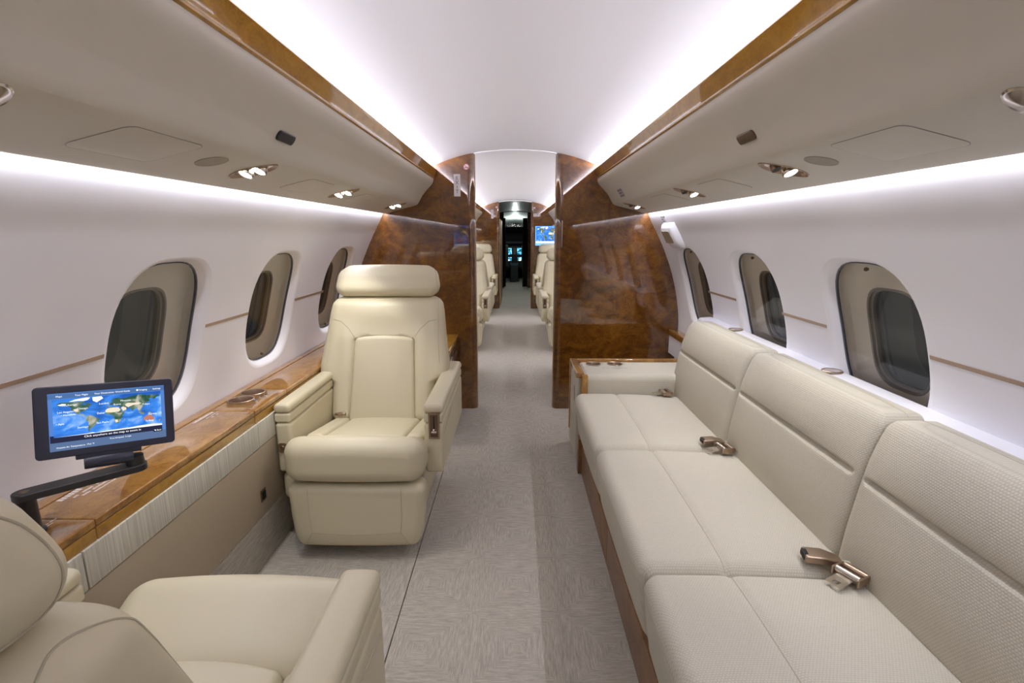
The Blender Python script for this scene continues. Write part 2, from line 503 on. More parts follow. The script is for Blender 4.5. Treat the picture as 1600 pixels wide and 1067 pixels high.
# ------------------------------------------------------------------ floor
fl = empty('floor', kind='structure')
MB().box(-1.2, 1.2, YR-.1, 16.5, -.06, -.012).build('subfloor', M['dark'], fl)
def slab(x0, x1, y0, y1, z1=0): return MB().box(x0, x1, y0, y1, -.011, z1)
slab(-.408, 1.2, YR, 16.3).build('carpet_panel', M['carpet'], fl)
slab(-1.2, -.4125, YR, 3.2, -.002).build('carpet_panel', M['carpet'], fl)
slab(-1.2, -.4082, 3.2, 16.3).build('carpet_panel', M['carpet'], fl)

# ------------------------------------------------------------------ ceiling, walls, windows
def mirror(prof): return [(-x, z) for x, z in prof[::-1]]
cpts = [tuple(p) for p in SCEIL.P]
V, F = extrude([(-x, z) for x, z in cpts[::-1]]+cpts[1:], [YR, YB, YF, YF2])
ceil = obj('ceiling', V, [f[::-1] for f in F], M['ceiling'], None, 60, kind='structure')
rib = MB()
cc = [(-x, z) for x, z in cpts[::-1]]+cpts[1:]
cc = [p for p in cc if abs(p[0]) < .30]
V, F = extrude([(x, z+.004) for x, z in cc]+[(x, z-.006) for x, z in cc[::-1]], [YB+.005, YB+.03], True)
obj('ceiling_rib', V, F, M['ceiling'], ceil, 40)
V, F = extrude([(x, z+.004) for x, z in cc]+[(x, z-.008) for x, z in cc[::-1]], [YF+.005, YF+.03], True)
obj('ceiling_rib', V, F, M['ceiling'], ceil, 40)

WIN_Y = [.83, 1.643, 2.440, 3.300]
VT, VBt = SW.v_at_z(1.232), SW.v_at_z(.715); VC = (VT+VBt)/2; HV = (VBt-VT)/2; HW = .214
hole = superell(HW+.028, HV+.018, 3.1)
walls = {}
def sheet(side, y, fn, off, nr=8, nth=56):
    V = []; F = []
    for q in range(nr+1):
        for j in range(nth):
            dy, dv = fn(2*PI*j/nth); f_ = max(q/nr, .0001); V.append(SW.p3(side, y+dy*f_, VC+dv*f_, off))
    for q in range(nr):
        for j in range(nth):
            j2 = (j+1) % nth; F.append((q*nth+j, (q+1)*nth+j, (q+1)*nth+j2, q*nth+j2))
    return V, ([f[::-1] for f in F] if side < 0 else F)
for side, nm in ((-1, 'left'), (1, 'right')):
    holes = [(y, VC, hole, .31, VC-HV-.10, VC+HV+.10) for y in WIN_Y]
    V, F = holed_strip(SW, side, YR, YB, 0, SW.L[-1], holes)
    w = obj('wall_'+nm, V, F, M['wall'], None, 60, kind='structure'); walls[side] = w
    V, F = holed_strip(SW, side, YB2, YF, 0, SW.L[-1], [])
    obj('side_panel', V, F, M['wall'], w, 60)
    for i, y in enumerate(WIN_Y):
        k = i+1 if side < 0 else i+5
        wn = empty('window_%d' % k, (0, 0, 0), kind='structure')
        h1 = superell(HW+.004, HV+.004, 3.0); h2 = superell(HW-.002, HV-.002, 3.0); h3 = superell(HW-.010, HV-.010, 3.0)
        V, F = ring_wall(SW, side, y, VC, [(hole, 0), (superell(HW+.020, HV+.013, 3.1), .0015), (superell(HW+.011, HV+.008, 3), .0050), (h1, .0110), (h2, .018), (h3, .028)])
        obj('window_reveal', V, F, M['wall'], wn, 80)
        V, F = ring_wall(SW, side, y, VC, [(h3, .0275), (superell(HW-.0115, HV-.0115, 3), .0255), (superell(HW-.0150, HV-.0150, 3), .0275), (superell(HW-.0150, HV-.0150, 3), .035)])
        obj('gasket', V, F, M['rubber'], wn, 60)
        V, F = sheet(side, y, superell(HW-.012, HV-.012, 3), .030)
        obj('inner_pane', V, F, M['pane'], wn, 80)
        def low(f, d=.020):
            def g(a):
                y_, v_ = f(a); return y_, v_+d
            return g
        ho, ho2, ho3 = (low(superell(a_, HV-b_, 3.4)) for a_, b_ in ((.138, .102), (.130, .110), (.124, .116)))
        V, F = ring_wall(SW, side, y, VC, [(superell(HW-.012, HV-.012, 3), .032), (superell(HW-.010, HV-.008, 3), .050), (low(superell(HW-.014, HV-.016, 3), .002), .066), (low(superell(.149, HV-.080, 3.2), .015), .080), (ho, .083)])
        obj('window_tunnel', V, F, M['tunnel'], wn, 60)
        V, F = ring_wall(SW, side, y, VC, [(ho, .083), (low(superell(.135, HV-.105, 3.4)), .080), (ho2, .082), (ho2, .092), (ho3, .094), (ho3, .115)])
        obj('outer_frame', V, F, M['frame_grey'], wn, 40)
        V, F = sheet(side, y, low(superell(.126, HV-.114, 3.4)), .104)
        obj('outer_pane', V, F, M['outer_glass'], wn, 80)
        kz = VC+HV-.03 if side < 0 else VC-HV+.035
        p = SW.p3(side, y, kz, .031)
        MB().lathe([(.0, -.004), (.006, -.004), (.007, 0), (.005, .006), (0, .007)], p, 12, 'x').build('shade_knob', M['bronze_dark'], wn)
    # bronze inlay strips between the windows
    vs = SW.v_at_z(.984)
    segs = [(YR+.02, .585), (1.075, 1.402), (1.888, 2.203), (2.682, 3.092)] if side < 0 else [(YR+.02, .585), (1.075, 1.404), (1.890, 2.215), (2.690, 3.085)]
    for a, b in segs:
        V, F = [], []
        for yy in np.linspace(a, b, 6):
            V += [SW.p3(side, yy, vs-.0065, .002), SW.p3(side, yy, vs-.006, -.0015), SW.p3(side, yy, vs+.006, -.0015), SW.p3(side, yy, vs+.0065, .002)]
        for i in range(5):
            for j in range(3): F.append((i*4+j, (i+1)*4+j, (i+1)*4+j+1, i*4+j+1))
        F += [(0, 1, 2, 3), (20, 23, 22, 21)]
        obj('inlay_strip', V, F, M['inlay'], w, 30)

# rear wall behind the camera
poly = [(-1.06, 0)]+[(-x, z) for x, z in WALL[::-1]]+[(-x, z) for x, z in CEIL[::-1]]+[(x, z) for x, z in CEIL[1:]]+[(x, z) for x, z in WALL]+[(1.06, 0)]
V, F = prism(poly, YR-.04, YR)
obj('wall_rear', V, F, M['bulk'], None, 0, kind='structure')

# wooden cornice trims with the cove behind
TR = [(.584, 1.768), (.576, 1.779), (.568, 1.779), (.562, 1.776), (.5555, 1.768), (.5545, 1.764), (.557, 1.761), (.5745, 1.7175), (.573, 1.7145), (.573, 1.711), (.578, 1.707), (.590, 1.707), (.592, 1.74)]
k = 1
for side in (-1, 1):
    for (a, b) in ((YR, YB), (YB2, YF)):
        P = [(side*x, z) for x, z in TR]
        V, F = extrude(P, [a, b], True)
        if side > 0: F = [f[::-1] for f in F]
        tr = obj('trim_%d' % k, V, F, M['trim'], None, 25, kind='structure'); k += 1
        # cove shelf and back
        V, F = extrude([(side*.580, 1.762), (side*.612, 1.762), (side*.618, 1.788)], [a, b])
        obj('cove_shelf', V, F if side < 0 else [f[::-1] for f in F], M['ceiling'], tr)

# ------------------------------------------------------------------ partitions
def top_z(x):
    if x < .66: return float(np.interp(x, SCEIL.P[:, 0], SCEIL.P[:, 1]))+.006
    if x < .955: return float(np.interp(x, [.66, .955], [1.784, 1.50]))
    return float(np.interp(x, [p[0] for p in WALL[1:11]], [p[1] for p in WALL[1:11]]))+.004
def bot_z(x):
    if x < 1.06: return 0.0
    return float(np.interp(x, [1.06, 1.15, 1.20, 1.215, 1.22], [0, .2, .38, .48, .58]))
def partition(side, y, name, depth=.05, xin=.291, m='bulk'):
    xs = [xin+.044*(1-math.cos(PI/2*i/8)) for i in range(9)]+list(np.linspace(xin+.05, 1.22, 46))
    V = []; F = []; n = len(xs)
    for x in xs:
        tq = max(0, (xin+.044-x)/.044); yy = y+.040*(1-math.sqrt(max(0, 1-tq*tq)))
        V += [(side*x, yy, bot_z(x)), (side*x, yy, top_z(x)), (side*x, y+depth, bot_z(x)), (side*x, y+depth, top_z(x))]
    for i in range(n-1):
        a, b = i*4, (i+1)*4
        F += [(a, b, b+1, a+1), (a+2, a+3, b+3, b+2), (a+1, b+1, b+3, a+3)]
    F += [(0, 1, 3, 2)]
    if side < 0: F = [f[::-1] for f in F]
    w = obj(name, V, F, M[m], None, 40, kind='structure')
    zt = top_z(xin)
    b = MB().box(side*xin-.0035, side*xin+.0035, y+.036, y+.050, .004, zt-.012, .0015); b.build('jamb_edge', M['edge'], w)
    b = MB().box(min(side*(xin-.004), side*(xin+.012)), max(side*(xin-.004), side*(xin+.012)), y+.0505, y+.058, .004, zt-.012, .002); b.build('jamb_strip', M['edge'], w)
    return w
pl = partition(-1, YB, 'wall_front_left'); pr = partition(1, YB, 'wall_front_right')
fl_ = partition(-1, YF, 'wall_far_left', xin=.285); fr_ = partition(1, YF, 'wall_far_right', xin=.285)
# latch pins and striker on the right jamb
for z in (1.385, 1.292):
    MB().tube([(.272, YB+.045, z), (.300, YB+.045, z)], .004, 10).build('latch_pin', M['steel'], pr)
MB().box(.335, .340, YB-.004, YB+.01, 1.23, 1.42, .002).build('door_pull', M['steel'], pr)

# ------------------------------------------------------------------ overhead service panels
POD_Y = {-1: [.765, 1.60, 2.425, 3.46], 1: [.80, 1.575, 2.40, 3.49]}
def eye(hx, hy):
    def fn(a):
        # pointed along the section (v), slimmer along y
        c, s = math.cos(a), math.sin(a)
        k = (abs(c/hy)**1.7+abs(s/hx)**1.7)**(-1/1.7); return k*c, k*s
    return fn
def on_psu(side, y, x, off=0):
    return SP.p3(side, y, SP.v_at_x(x), off)
VPOD = SP.v_at_x(.785)
psus = {}
for side, nm in ((-1, 'left'), (1, 'right')):
    pod = eye(.074, .052)
    holes = [(y, VPOD, pod, .09, VPOD-.085, VPOD+.085) for y in POD_Y[side]]
    V, F = holed_strip(SP, side, YR, YB, 0, SP.L[-1], holes, rings=3, nth=48)
    ps = obj('overhead_service_bin', V, F, M['psu'], None, 50, label='long beige overhead panel above the %s windows of the near cabin' % nm, cat='overhead panel')
    psus[side] = ps
    V, F = holed_strip(SP, side, YB2, YF, 0, SP.L[-1], [])
    obj('overhead_service_bin', V, F, M['psu'], None, 50, label='far beige overhead panel on the %s beyond the wood partition doorway' % nm, cat='overhead panel')
    # access hatches: a proud plate with its joint
    def hatch(y0, y1, x0, x1, r=.02):
        v0, v1 = SP.v_at_x(x0), SP.v_at_x(x1)
        R = rrect(y1-y0, v1-v0, r, 5, ((y0+y1)/2, (v0+v1)/2)); n = len(R)
        V = [SP.p3(side, a, b, .002) for a, b in R]+[SP.p3(side, a, b, -.0012) for a, b in R]
        cy, cv = (y0+y1)/2, (v0+v1)/2
        V += [SP.p3(side, cy+(a-cy)*q, cv+(b-cv)*q, -.0016) for q in (.98, .6, .25) for a, b in R]
        F = []
        for L in range(4):
            for j in range(n): F.append((L*n+j, (L+1)*n+j, (L+1)*n+(j+1) % n, L*n+(j+1) % n))
        F.append(tuple(range(4*n, 5*n)))
        if side > 0: F = [f[::-1] for f in F]
        h = obj('access_hatch', V, F, M['psu'], ps, 30)
        j = [SP.p3(side, cy+(a-cy)*1.006, cv+(b-cv)*1.006, -.0004) for a, b in R]
        V, F = tube(j, .0009, 5, True); obj('hatch_joint', V, F, M['frame_grey'], h, 60)
    hatch(1.02, 1.255, .722, .862); hatch(1.93, 2.17, .735, .862); hatch(2.62, 2.90, .735, .862)
    # speaker grille
    yc = 1.388; vc = SP.v_at_x(.786); n = 32
    R = [(yc+.042*math.cos(2*PI*i/n), vc+.040*math.sin(2*PI*i/n)) for i in range(n)]
    V = [SP.p3(side, a, b, .001) for a, b in R]+[SP.p3(side, a, b, -.002) for a, b in R]+[SP.p3(side, yc+(a-yc)*.92, vc+(b-vc)*.92, -.0008) for a, b in R]
    F = [(L*n+j, (L+1)*n+j, (L+1)*n+(j+1) % n, L*n+(j+1) % n) for L in range(2) for j in range(n)]+[tuple(range(2*n, 3*n))]
    if side > 0: F = [f[::-1] for f in F]
    gm = M.setdefault('grille', mat('speaker_cloth', (.40, .365, .30), .8))
    obj('speaker_grille', V, F, gm, ps, 20)
    # dark sensor window on the sloping face
    vc = SP.v_at_x(.661); yc = 1.555
    R = rrect(.105, .030, .010, 4, (yc, vc)); n = len(R)
    V = [SP.p3(side, a, b, .001) for a, b in R]+[SP.p3(side, a, b, -.004) for a, b in R]+[SP.p3(side, yc+(a-yc)*.94, vc+(b-vc)*.85, -.006) for a, b in R]
    F = [(L*n+j, (L+1)*n+j, (L+1)*n+(j+1) % n, L*n+(j+1) % n) for L in range(2) for j in range(n)]+[tuple(range(2*n, 3*n))]
    if side > 0: F = [f[::-1] for f in F]
    obj('sensor_window', V, F, M['black'] if side < 0 else M['bronze_dark'], ps, 30)
    # reading light pods
    ordw = ['nearest', 'second', 'third', 'farthest']
    for i, y in enumerate(POD_Y[side]):
        twin = side < 0
        what = 'twin reading light pod' if twin else 'light and air nozzle pod'
        if i == 0: lb = 'unlit %s at the %s edge of the photo' % (what, nm)
        else: lb = '%s overhead on the %s, %s' % (what, nm, {1: 'just ahead of the round speaker', 2: 'the second one lit', 3: 'beside the partition'}[i])
        root = empty('reading_light', SP.p3(side, y, VPOD, 0), label=lb, cat='reading light', group='light pods in the overhead panels')
        o0 = np.array(root.location)
        def at(dy, dv, off): return np.array(SP.p3(side, y+dy, VPOD+dv, off))-o0
        def rings(levels, n=48, cap=False):
            V, F = ring_wall(SP, side, y, VPOD, levels, n, cap); return np.array(V)-o0, F
        V, F = rings([(eye(.078, .056), -.0005), (eye(.075, .053), -.003), (eye(.072, .050), -.0015), (eye(.069, .048), .006)])
        obj('bezel', V, F, M['bronze'] if i else M['steel'], root, 60)
        V, F = rings([(eye(.070, .049), .004), (eye(.066, .045), .022), (eye(.05, .034), .034), (eye(.02, .012), .037)], cap=True)
        obj('recess', V, F, M['steel'], root, 60)
        for q in ((-.020, .022) if twin else (.020, -.024)):
            lamp = twin or q > 0
            dv = q*1.0
            tilt = np.array([0, 0, -1.0])
            c = at(0.0, dv, .000)
            r = .0215 if lamp else .014
            hd = MB().lathe([(r*.75, .022), (r, .006), (r*1.06, -.004), (r*.98, -.008), (r*.85, -.007)], c, 20)
            tl = (Matrix.Rotation(math.radians(-16*side), 3, 'Y') @ Matrix.Rotation(math.radians(-26), 3, 'X'))
            cc_ = Vector(c)
            def tilt_(V): return [tuple(cc_+tl @ (Vector(p)-cc_)) for p in V]
            hd.V = tilt_(hd.V)
            h = hd.build('lamp_head' if lamp else 'air_nozzle', M['steel'] if lamp else M['bronze_dark'], root)
            lit = lamp and i > 0
            g = MB(); n = 20; g.V = [(c[0]+r*.86*math.cos(2*PI*j/n), c[1]+r*.86*math.sin(2*PI*j/n), c[2]-.0066) for j in range(n)]; g.F = [tuple(range(n))[::-1]]; g.V = tilt_(g.V)
            g.build('lens', M['lampglow'] if lit else M['black'], h, 0)
            if lit and (not twin or q > 0):
                l = bpy.data.lights.new('reading_lamp', 'SPOT'); l.energy = READ*(1.6 if twin else 1); l.color = READ_COL
                l.spot_size = math.radians(75); l.spot_blend = .5; l.shadow_soft_size = .02
                lo = bpy.data.objects.new('reading_lamp', l); COL.objects.link(lo); lo.parent = root
                lo.location = (c[0], c[1], c[2]-.02); lo.rotation_euler = (0, math.radians(-4*side), 0)

# ------------------------------------------------------------------ club seats
def lerp(z, pts): return np.interp(z, [p[0] for p in pts], [p[1] for p in pts])
REC = .345
def make_seat(a, label, loc, rz, sh=0.0, group='cream leather club seats'):
    """a=+1: aisle on the local +x side. Local: y=0 at the front of the arms, seat faces -y"""
    r = empty('club_seat', loc, rz, label=label, cat='seat', group=group)
    Lm, St = M['leather'], M['stitch']; bx = -.018*a if sh == 0 else 0
    # pedestal
    def fb(V):
        V = V.copy(); V[:, 0] *= lerp(V[:, 2], [(0, .86), (.30, 1.0)]); return V
    pad('pedestal', (.50, .50, .31), .02, (0, .40, .157), Lm, r, fn=fb)
    MB().box(-.20, .20, .12, .68, .0, .028, .004).build('floor_track', M['bronze_dark'], r)
    # leg rest
    def fleg(V):
        V = V.copy(); z = V[:, 2]
        V[:, 0] *= lerp(z, [(.05, .90), (.10, .955), (.2, 1.0), (.335, 1.02)])
        V[:, 1] += lerp(z, [(.05, .012), (.12, 0), (.335, 0)]); fr = V[:, 1] < -.06
        V[:, 1] -= np.where(fr, .010*(1-(V[:, 0]/.28)**2), 0); return V
    leg = pad('leg_rest', (.545, .115, .282), .036, (.012*a, -.062, .196), Lm, r, n=(16, 4, 10), fn=fleg)
    cx = .012*a
    for sgn in (-1, 1):
        seam(leg, 'stitching', [(cx+sgn*.187, -.3, .325), (cx+sgn*.187, -.3, .20), (cx+sgn*.180, -.3, .135), (cx+sgn*.198, -.3, .10), (cx+sgn*.215, -.3, .068)], (0, 1, 0), St, leg)
    seam(leg, 'stitching', [(cx-.181, -.3, .135), (cx, -.3, .128), (cx+.181, -.3, .135)], (0, 1, 0), St, leg)
    # front roll of the cushion
    def froll(V):
        V = V.copy(); x = (V[:, 0]-cx)/.285
        V[:, 1] -= np.where(V[:, 1] < -.02, .014*(1-x**2), 0)
        V[:, 2] += np.where(V[:, 2] > .45, .010*(1-x**2)-.42*np.maximum(V[:, 1]+.075, 0), 0)
        return V
    roll = pad('front_roll', (.562, .245, .178), .062, (cx, -.017, .436), Lm, r, n=(18, 8, 6), k=6, fn=froll)
    # sitting surface
    def fpad(V):
        V = V.copy(); V[:, 2] -= .16*np.maximum(V[:, 1]-.06, 0)
        return V
    pad('seat_pad', (.355, .46, .10), .022, (0, .315, .422), Lm, r, n=(10, 10, 3), fn=lambda V: fpad(V)+np.stack([0*V[:, 0], 0*V[:, 0], np.where(V[:, 2] > .43, .008*(1-(V[:, 0]/.18)**2), 0)], 1)-np.stack([0*V[:, 0], np.where(V[:, 1] < .13, .022*(1-(V[:, 0]/.18)**2), 0), 0*V[:, 0]], 1))
    for sgn in (-1, 1):
        pad('seat_bolster', (.082, .46, .105), .024, (sgn*.2195, .315, .424), Lm, r, n=(3, 10, 3), fn=fpad)
    # arms
    for sgn in (-1, 1):
        aisle = sgn == a
        xc = sgn*(.316 if aisle else .309); aw = .080 if aisle else .066
        z0 = .335
        pnl = pad('arm_panel', (aw, .755, .555-z0), .016, (xc, .3775, (z0+.555)/2), Lm, r, n=(2, 10, 6))
        pad('arm_band', (aw-.0005, .755, .040), .010, (xc, .3775, .5765), Lm, r, n=(2, 10, 1))
        def fcap(V, xc=xc):
            V = V.copy(); V[:, 2] += np.where(V[:, 2] > .612, .004*(1-((V[:, 0]-xc)/.042)**2), 0); return V
        pad('arm_cap', (aw+.004, .758, .036), .0165, (xc, .377, .6155), Lm, r, n=(4, 12, 1), fn=fcap)
        if not aisle:
            pad('arm_lower_panel', (.060, .70, .13), .03, (xc, .36, .266), Lm, r, n=(2, 6, 3))
        seam(pnl, 'stitching', [(sgn*1, .03, .50), (sgn*1, .30, .535), (sgn*1, .70, .545)], (-sgn, 0, 0), St, pnl)
        if aisle:
            cp = empty('control_panel', (xc+.004*a, -.001, .545)); cp.parent = r
            b = MB()
            w, h, t_ = .046, .112, .007
            b.box(-w/2, w/2, -.003, .004, h/2-t_, h/2, .001).box(-w/2, w/2, -.003, .004, -h/2, -h/2+t_, .001)
            b.box(-w/2, -w/2+t_, -.003, .004, -h/2, h/2, .001).box(w/2-t_, w/2, -.003, .004, -h/2, h/2, .001)
            b.build('bezel', M['bronze'], cp)
            MB().box(-w/2+t_, w/2-t_, -.0008, .003, -h/2+t_, h/2-t_).build('plate', M['bronze_dark'], cp)
            MB().box(-.003, .003, -.0016, 0, -.012, .042).build('slot', M['dark'], cp)
            MB().box(-.012, .012, -.010, -.001, -.030, -.020, .003).tube([(0, -.004, -.022), (0, -.012, -.012)], .0035, 8).build('lever', M['steel'], cp)
        else:
            cp = empty('recline_button', (xc-.006*a, -.002, .448)); cp.parent = r
            V, F = prism(rrect(.036, .042, .010), -.004, .003); obj('escutcheon', V, F, M['bronze'], cp, 30)
            MB().lathe([(0, -.007), (.008, -.007), (.010, -.0045), (.010, -.003)], (0, 0, 0), 16, 'y').build('button', M['bronze_dark'], cp)
    # back: bolstered shell
    def wid(z): return lerp(z, [(.38, .262), (.585, .268), (.612, .327), (.66, .329), (.80, .309), (.92, .296), (.965, .288), (1.0, .274)])
    def fback(V):
        V = V.copy(); z = V[:, 2].copy(); x = V[:, 0]/.265
        V[:, 0] = x*wid(z)
        ax = np.abs(V[:, 0]); front = V[:, 1] < .0
        wt = lerp(z, [(.38, .168), (.80, .152), (.85, .150)])
        inx = np.clip((wt+.010-ax)/.022, 0, 1); inx = inx*inx*(3-2*inx)
        top = .792+.014*(1-np.minimum(ax/.16, 1)**2)
        inz = np.clip((top+.008-z)/.022, 0, 1); inz = inz*inz*(3-2*inz)
        rec = .030*inx*inz
        bol = .014*np.exp(-((ax-wt-.05)/.05)**2)*np.clip((.90-z)/.1, 0, 1)
        crown = .012*np.exp(-((z-.93)/.06)**2)*(1-(V[:, 0]/.30)**2)
        V[:, 1] += np.where(front, rec-bol-crown, 0)
        # the wings sweep forward a little
        V[:, 1] -= np.where(front, .025*np.clip((ax-.23)/.10, 0, 1)*np.clip((z-.58)/.05, 0, 1)*np.clip((.98-z)/.3, 0, 1), 0)
        V[:, 1] += (z-.41)*REC+.515+sh; V[:, 0] += bx
        return V
    back = pad('backrest', (.53, .13, .61), .046, (0, 0, .695), Lm, r, n=(44, 3, 44), k=6, fn=fback)
    def fpan(V):
        V = V.copy(); z = V[:, 2].copy(); x = V[:, 0]/.17
        V[:, 0] = x*lerp(z, [(.40, .168), (.82, .151)])
        fr = V[:, 1] < 0
        V[:, 1] -= np.where(fr, .012*(1-np.clip(np.abs(x), 0, 1)**2)*np.clip(1-((z-.60)/.24)**2, 0, 1), 0)
        V[:, 2] += np.where(z > .72, .014*(1-np.clip(np.abs(x), 0, 1)**2)*(z-.72)/.08, 0)
        V[:, 1] += (z-.41)*REC+.470+sh; V[:, 0] += bx
        return V
    panel = pad('back_panel', (.34, .05, .402), .016, (0, 0, .597), Lm, r, n=(16, 2, 20), k=4, fn=fpan)
    for sgn in (-1, 1):
        seam(back, 'stitching', [(bx+sgn*.156, 0, .806), (bx+sgn*.183, 0, .845), (bx+sgn*.225, 0, .882), (bx+sgn*.272, 0, .892)], (0, 1, 0), St, back)
    # side piping of the back
    for sgn in (-1, 1):
        arc = [(-.056-.022*min(1, max(0, (.98-z)/.3)), z) for z in np.linspace(.675, .945, 24)]
        arc += [(-.058*math.cos(q), .945+.044*math.sin(q)) for q in np.linspace(.12, PI-.12, 30)]+[(.056, z) for z in np.linspace(.945, .50, 24)]
        seam(back, 'piping', [(sgn*1.0, .515+sh+(z-.41)*REC+yo, z) for yo, z in arc], (-sgn, 0, 0), St, back, r=.0013, step=.006)
    # head rest
    def fhead(V):
        V = V.copy(); z = V[:, 2].copy(); x = V[:, 0]/.265
        V[:, 0] *= lerp(z, [(1.0, 1.02), (1.06, 1.02), (1.13, .97), (1.155, .93)])
        V[:, 1] -= np.where(V[:, 1] < 0, .018*np.clip(1-((z-1.06)/.09)**2, 0, 1), 0)
        V[:, 1] += (z-.41)*REC*.9+.530+sh*.83
        V[:, 2] += .006*(1-x**2)*np.where(z > 1.1, 1, 0); V[:, 0] += bx
        return V
    head = pad('headrest', (.532, .125, .158), .056, (0, 0, 1.078), Lm, r, n=(14, 3, 4), k=7, fn=fhead)
    for sgn in (-1, 1):
        c0 = (1.072-.41)*REC*.9+.528+sh*.83
        loop = [(sgn*1, c0+.048*math.cos(q)*1.0+(.060*math.sin(q))*.31, 1.076+.058*math.sin(q)) for q in np.linspace(0, 2*PI, 90)[:-1]]
        seam(head, 'piping', loop, (-sgn, 0, 0), St, head, r=.0013, closed=True, step=.006)
    # lap belt ends where back and cushion meet
    for sgn in (-1, 1):
        b = MB().box(-.028, .028, -.012, .012, -.007, .007, .004).box(-.010, .010, -.018, .0, -.010, .010, .003)
        b.build('belt_end', M['bronze'], r, loc=(sgn*.225, .452+sh, .435))
    return r

seatA = make_seat(1, 'cream leather club seat facing the camera, leg rest down, beside the wooden ledge', (-.655, 2.0, 0), 0)
make_seat(-1, 'nearest cream club seat, seen from behind at the lower left corner', (-.638, .955, 0), PI, -.118)
seatB = make_seat(-1, 'cream club seat right of the doorway beyond the partition, first one facing the camera', (.66, 5.83, 0), 0)
def more(src, label, x, y, rz):
    c = copy_tree(src); c.location = (x, y, 0); c.rotation_euler = (0, 0, rz); c['label'] = label
more(seatA, 'cream club seat left of the doorway beyond the partition, first one facing the camera', -.66, 5.83, 0)
more(seatA, 'cream club seat at the far left, its headrest against the far wood partition', -.665, 8.46, 0)
more(seatB, 'cream club seat at the far right, under the wall screen', .665, 8.46, 0)
more(seatB, 'cream club seat seen as a sliver behind the left door jamb, turned away', -.70, 4.87, PI)
more(seatA, 'cream club seat seen as a sliver behind the right door jamb, turned away', .70, 4.87, PI)
more(seatB, 'cream club seat back to back behind the first facing one on the left, mostly hidden', -.66, 7.50, PI)
more(seatA, 'cream club seat back to back behind the first facing one on the right, mostly hidden', .66, 7.50, PI)

# ------------------------------------------------------------------ sofa
so = empty('sofa', (0, 0, 0), label='long three-seat sofa in cream woven fabric along the right wall', cat='sofa')
ZC = .20
bounds = [(.42, 1.213), (1.217, 2.006), (2.010, 2.772)]
for (a, b) in bounds[::-1]:
    def fs(V, a=a, b=b):
        V = V.copy(); yn = (V[:, 1]-(a+b)/2)/((b-a)/2); xn = (V[:, 0]-.64)/.30
        up = V[:, 2] > .40
        V[:, 2] += np.where(up, .012*np.clip(1-yn**4, 0, 1)*np.clip(1-xn**4, 0, 1)-.018*np.maximum((V[:, 0]-.345)/.56, 0)**2, 0)
        # shallow valley along the seam
        V[:, 2] -= np.where(up, .006*np.exp(-((V[:, 0]-.566)/.012)**2), 0)
        V[:, 0] += .028*np.clip((.40-V[:, 2])/.2, 0, 1)*np.where(V[:, 0] < .5, 1, 0)
        V[:, 0] -= np.where(V[:, 0] < .5, .006*np.clip(1-yn**4, 0, 1), 0)
        return V
    cu = pad('seat_cushion', (.60, b-a, .255), .042, (.638, (a+b)/2, .3225), M['cloth_flat'], so, n=(8, 14, 4), k=6, fn=fs,
             extra=([q-.638 for q in np.linspace(.54, .592, 14)], (), ()))
    seam(cu, 'seam', [(.566, a+.01, 0), (.566, b-.01, 0)], (0, 0, -1), M['cloth_seam'], cu, r=.0016)
bb = [(.50, 1.298), (1.302, 2.078), (2.082, 2.865)]
FX = [(.36, .895), (.44, .900), (.52, .909), (.60, .922), (.67, .934), (.74, .950), (.79, .968), (.845, .992)]
for (a, b) in bb[::-1]:
    def fbk(V, a=a, b=b):
        V = V.copy(); x, y, z = V[:, 0].copy(), V[:, 1].copy(), V[:, 2].copy()
        fx = lerp(z, FX); w = np.clip((1.15-x)/.27, 0, 1)      # 1 on the front, 0 at the rear
        V[:, 0] = 1.112-(1.112-fx)*np.clip((1.15-x)/.27, 0, 1)
        yn = np.abs(y-(a+b)/2)/((b-a)/2); inner = np.clip((.955-yn)/.05, 0, 1)
        fr = w > .75
        belly = .010*np.clip(1-yn**3, 0, 1)*(np.clip(1-((z-.56)/.11)**2, 0, 1)+np.clip(1-((z-.765)/.08)**2, 0, 1))
        g = .016*np.exp(-((z-.676)/.0075)**2)*inner
        V[:, 0] += np.where(fr, g-belly, 0)
        # the top rounds gently to the back
        V[:, 2] += np.where((z > .8), .008*np.clip(1-((x-1.0)/.12)**2, 0, 1)*np.clip(1-yn**6, 0, 1), 0)
        return V
    cu = pad('back_cushion', (.27, b-a, .475), .034, (1.015, (a+b)/2, .606), M['cloth_up'], so, n=(6, 16, 10), k=5, fn=fbk,
             extra=((), [s_*((b-a)/2-q) for s_ in (-1, 1) for q in (.04, .05, .06)], [q-.606 for q in np.linspace(.645, .707, 26)]))
    seam(cu, 'seam', [(1.06, a+.004, 0), (1.06, b-.004, 0)], (0, 0, -1), M['cloth_seam'], cu, r=.0010)
# plinth
MB().box(.388, 1.06, .45, 2.78, .004, .19, .004).build('plinth', M['taupe'], so)
wd2 = wood('plinth_wood', (.10, .045, .018), (.20, .10, .045), (.27, .15, .075), 2, (1, .6, 1), coat=.3, rough=.4)
MB().box(.372, .388, .45, 1.86, .004, .17, .003).build('plinth_board', wd2, so)
MB().box(.372, .388, 1.863, 2.66, .004, .17, .003).build('plinth_board', wd2, so)
MB().box(.352, .398, 2.672, 2.735, .002, .21, .003).build('leg', wd2, so)
# arm cabinet at the forward end
def farm(V):
    V = V.copy(); return V
arm = pad('armrest', (.755, .335, .345), .038, (.762, 2.952, .372), M['cloth_arm'], so, n=(10, 4, 4), k=6)
MB().box(.352, .384, 2.815, 3.14, .03, .53, .004).build('arm_end_panel', M['cloth_up'], so)
MB().box(.3495, .352, 2.90, 2.93, .36, .45, .001).build('arm_latch', M['bronze'], so)
MB().box(.345, 1.16, 3.115, 3.15, .10, .556, .006).build('arm_wood_back', M['ledge'], so)
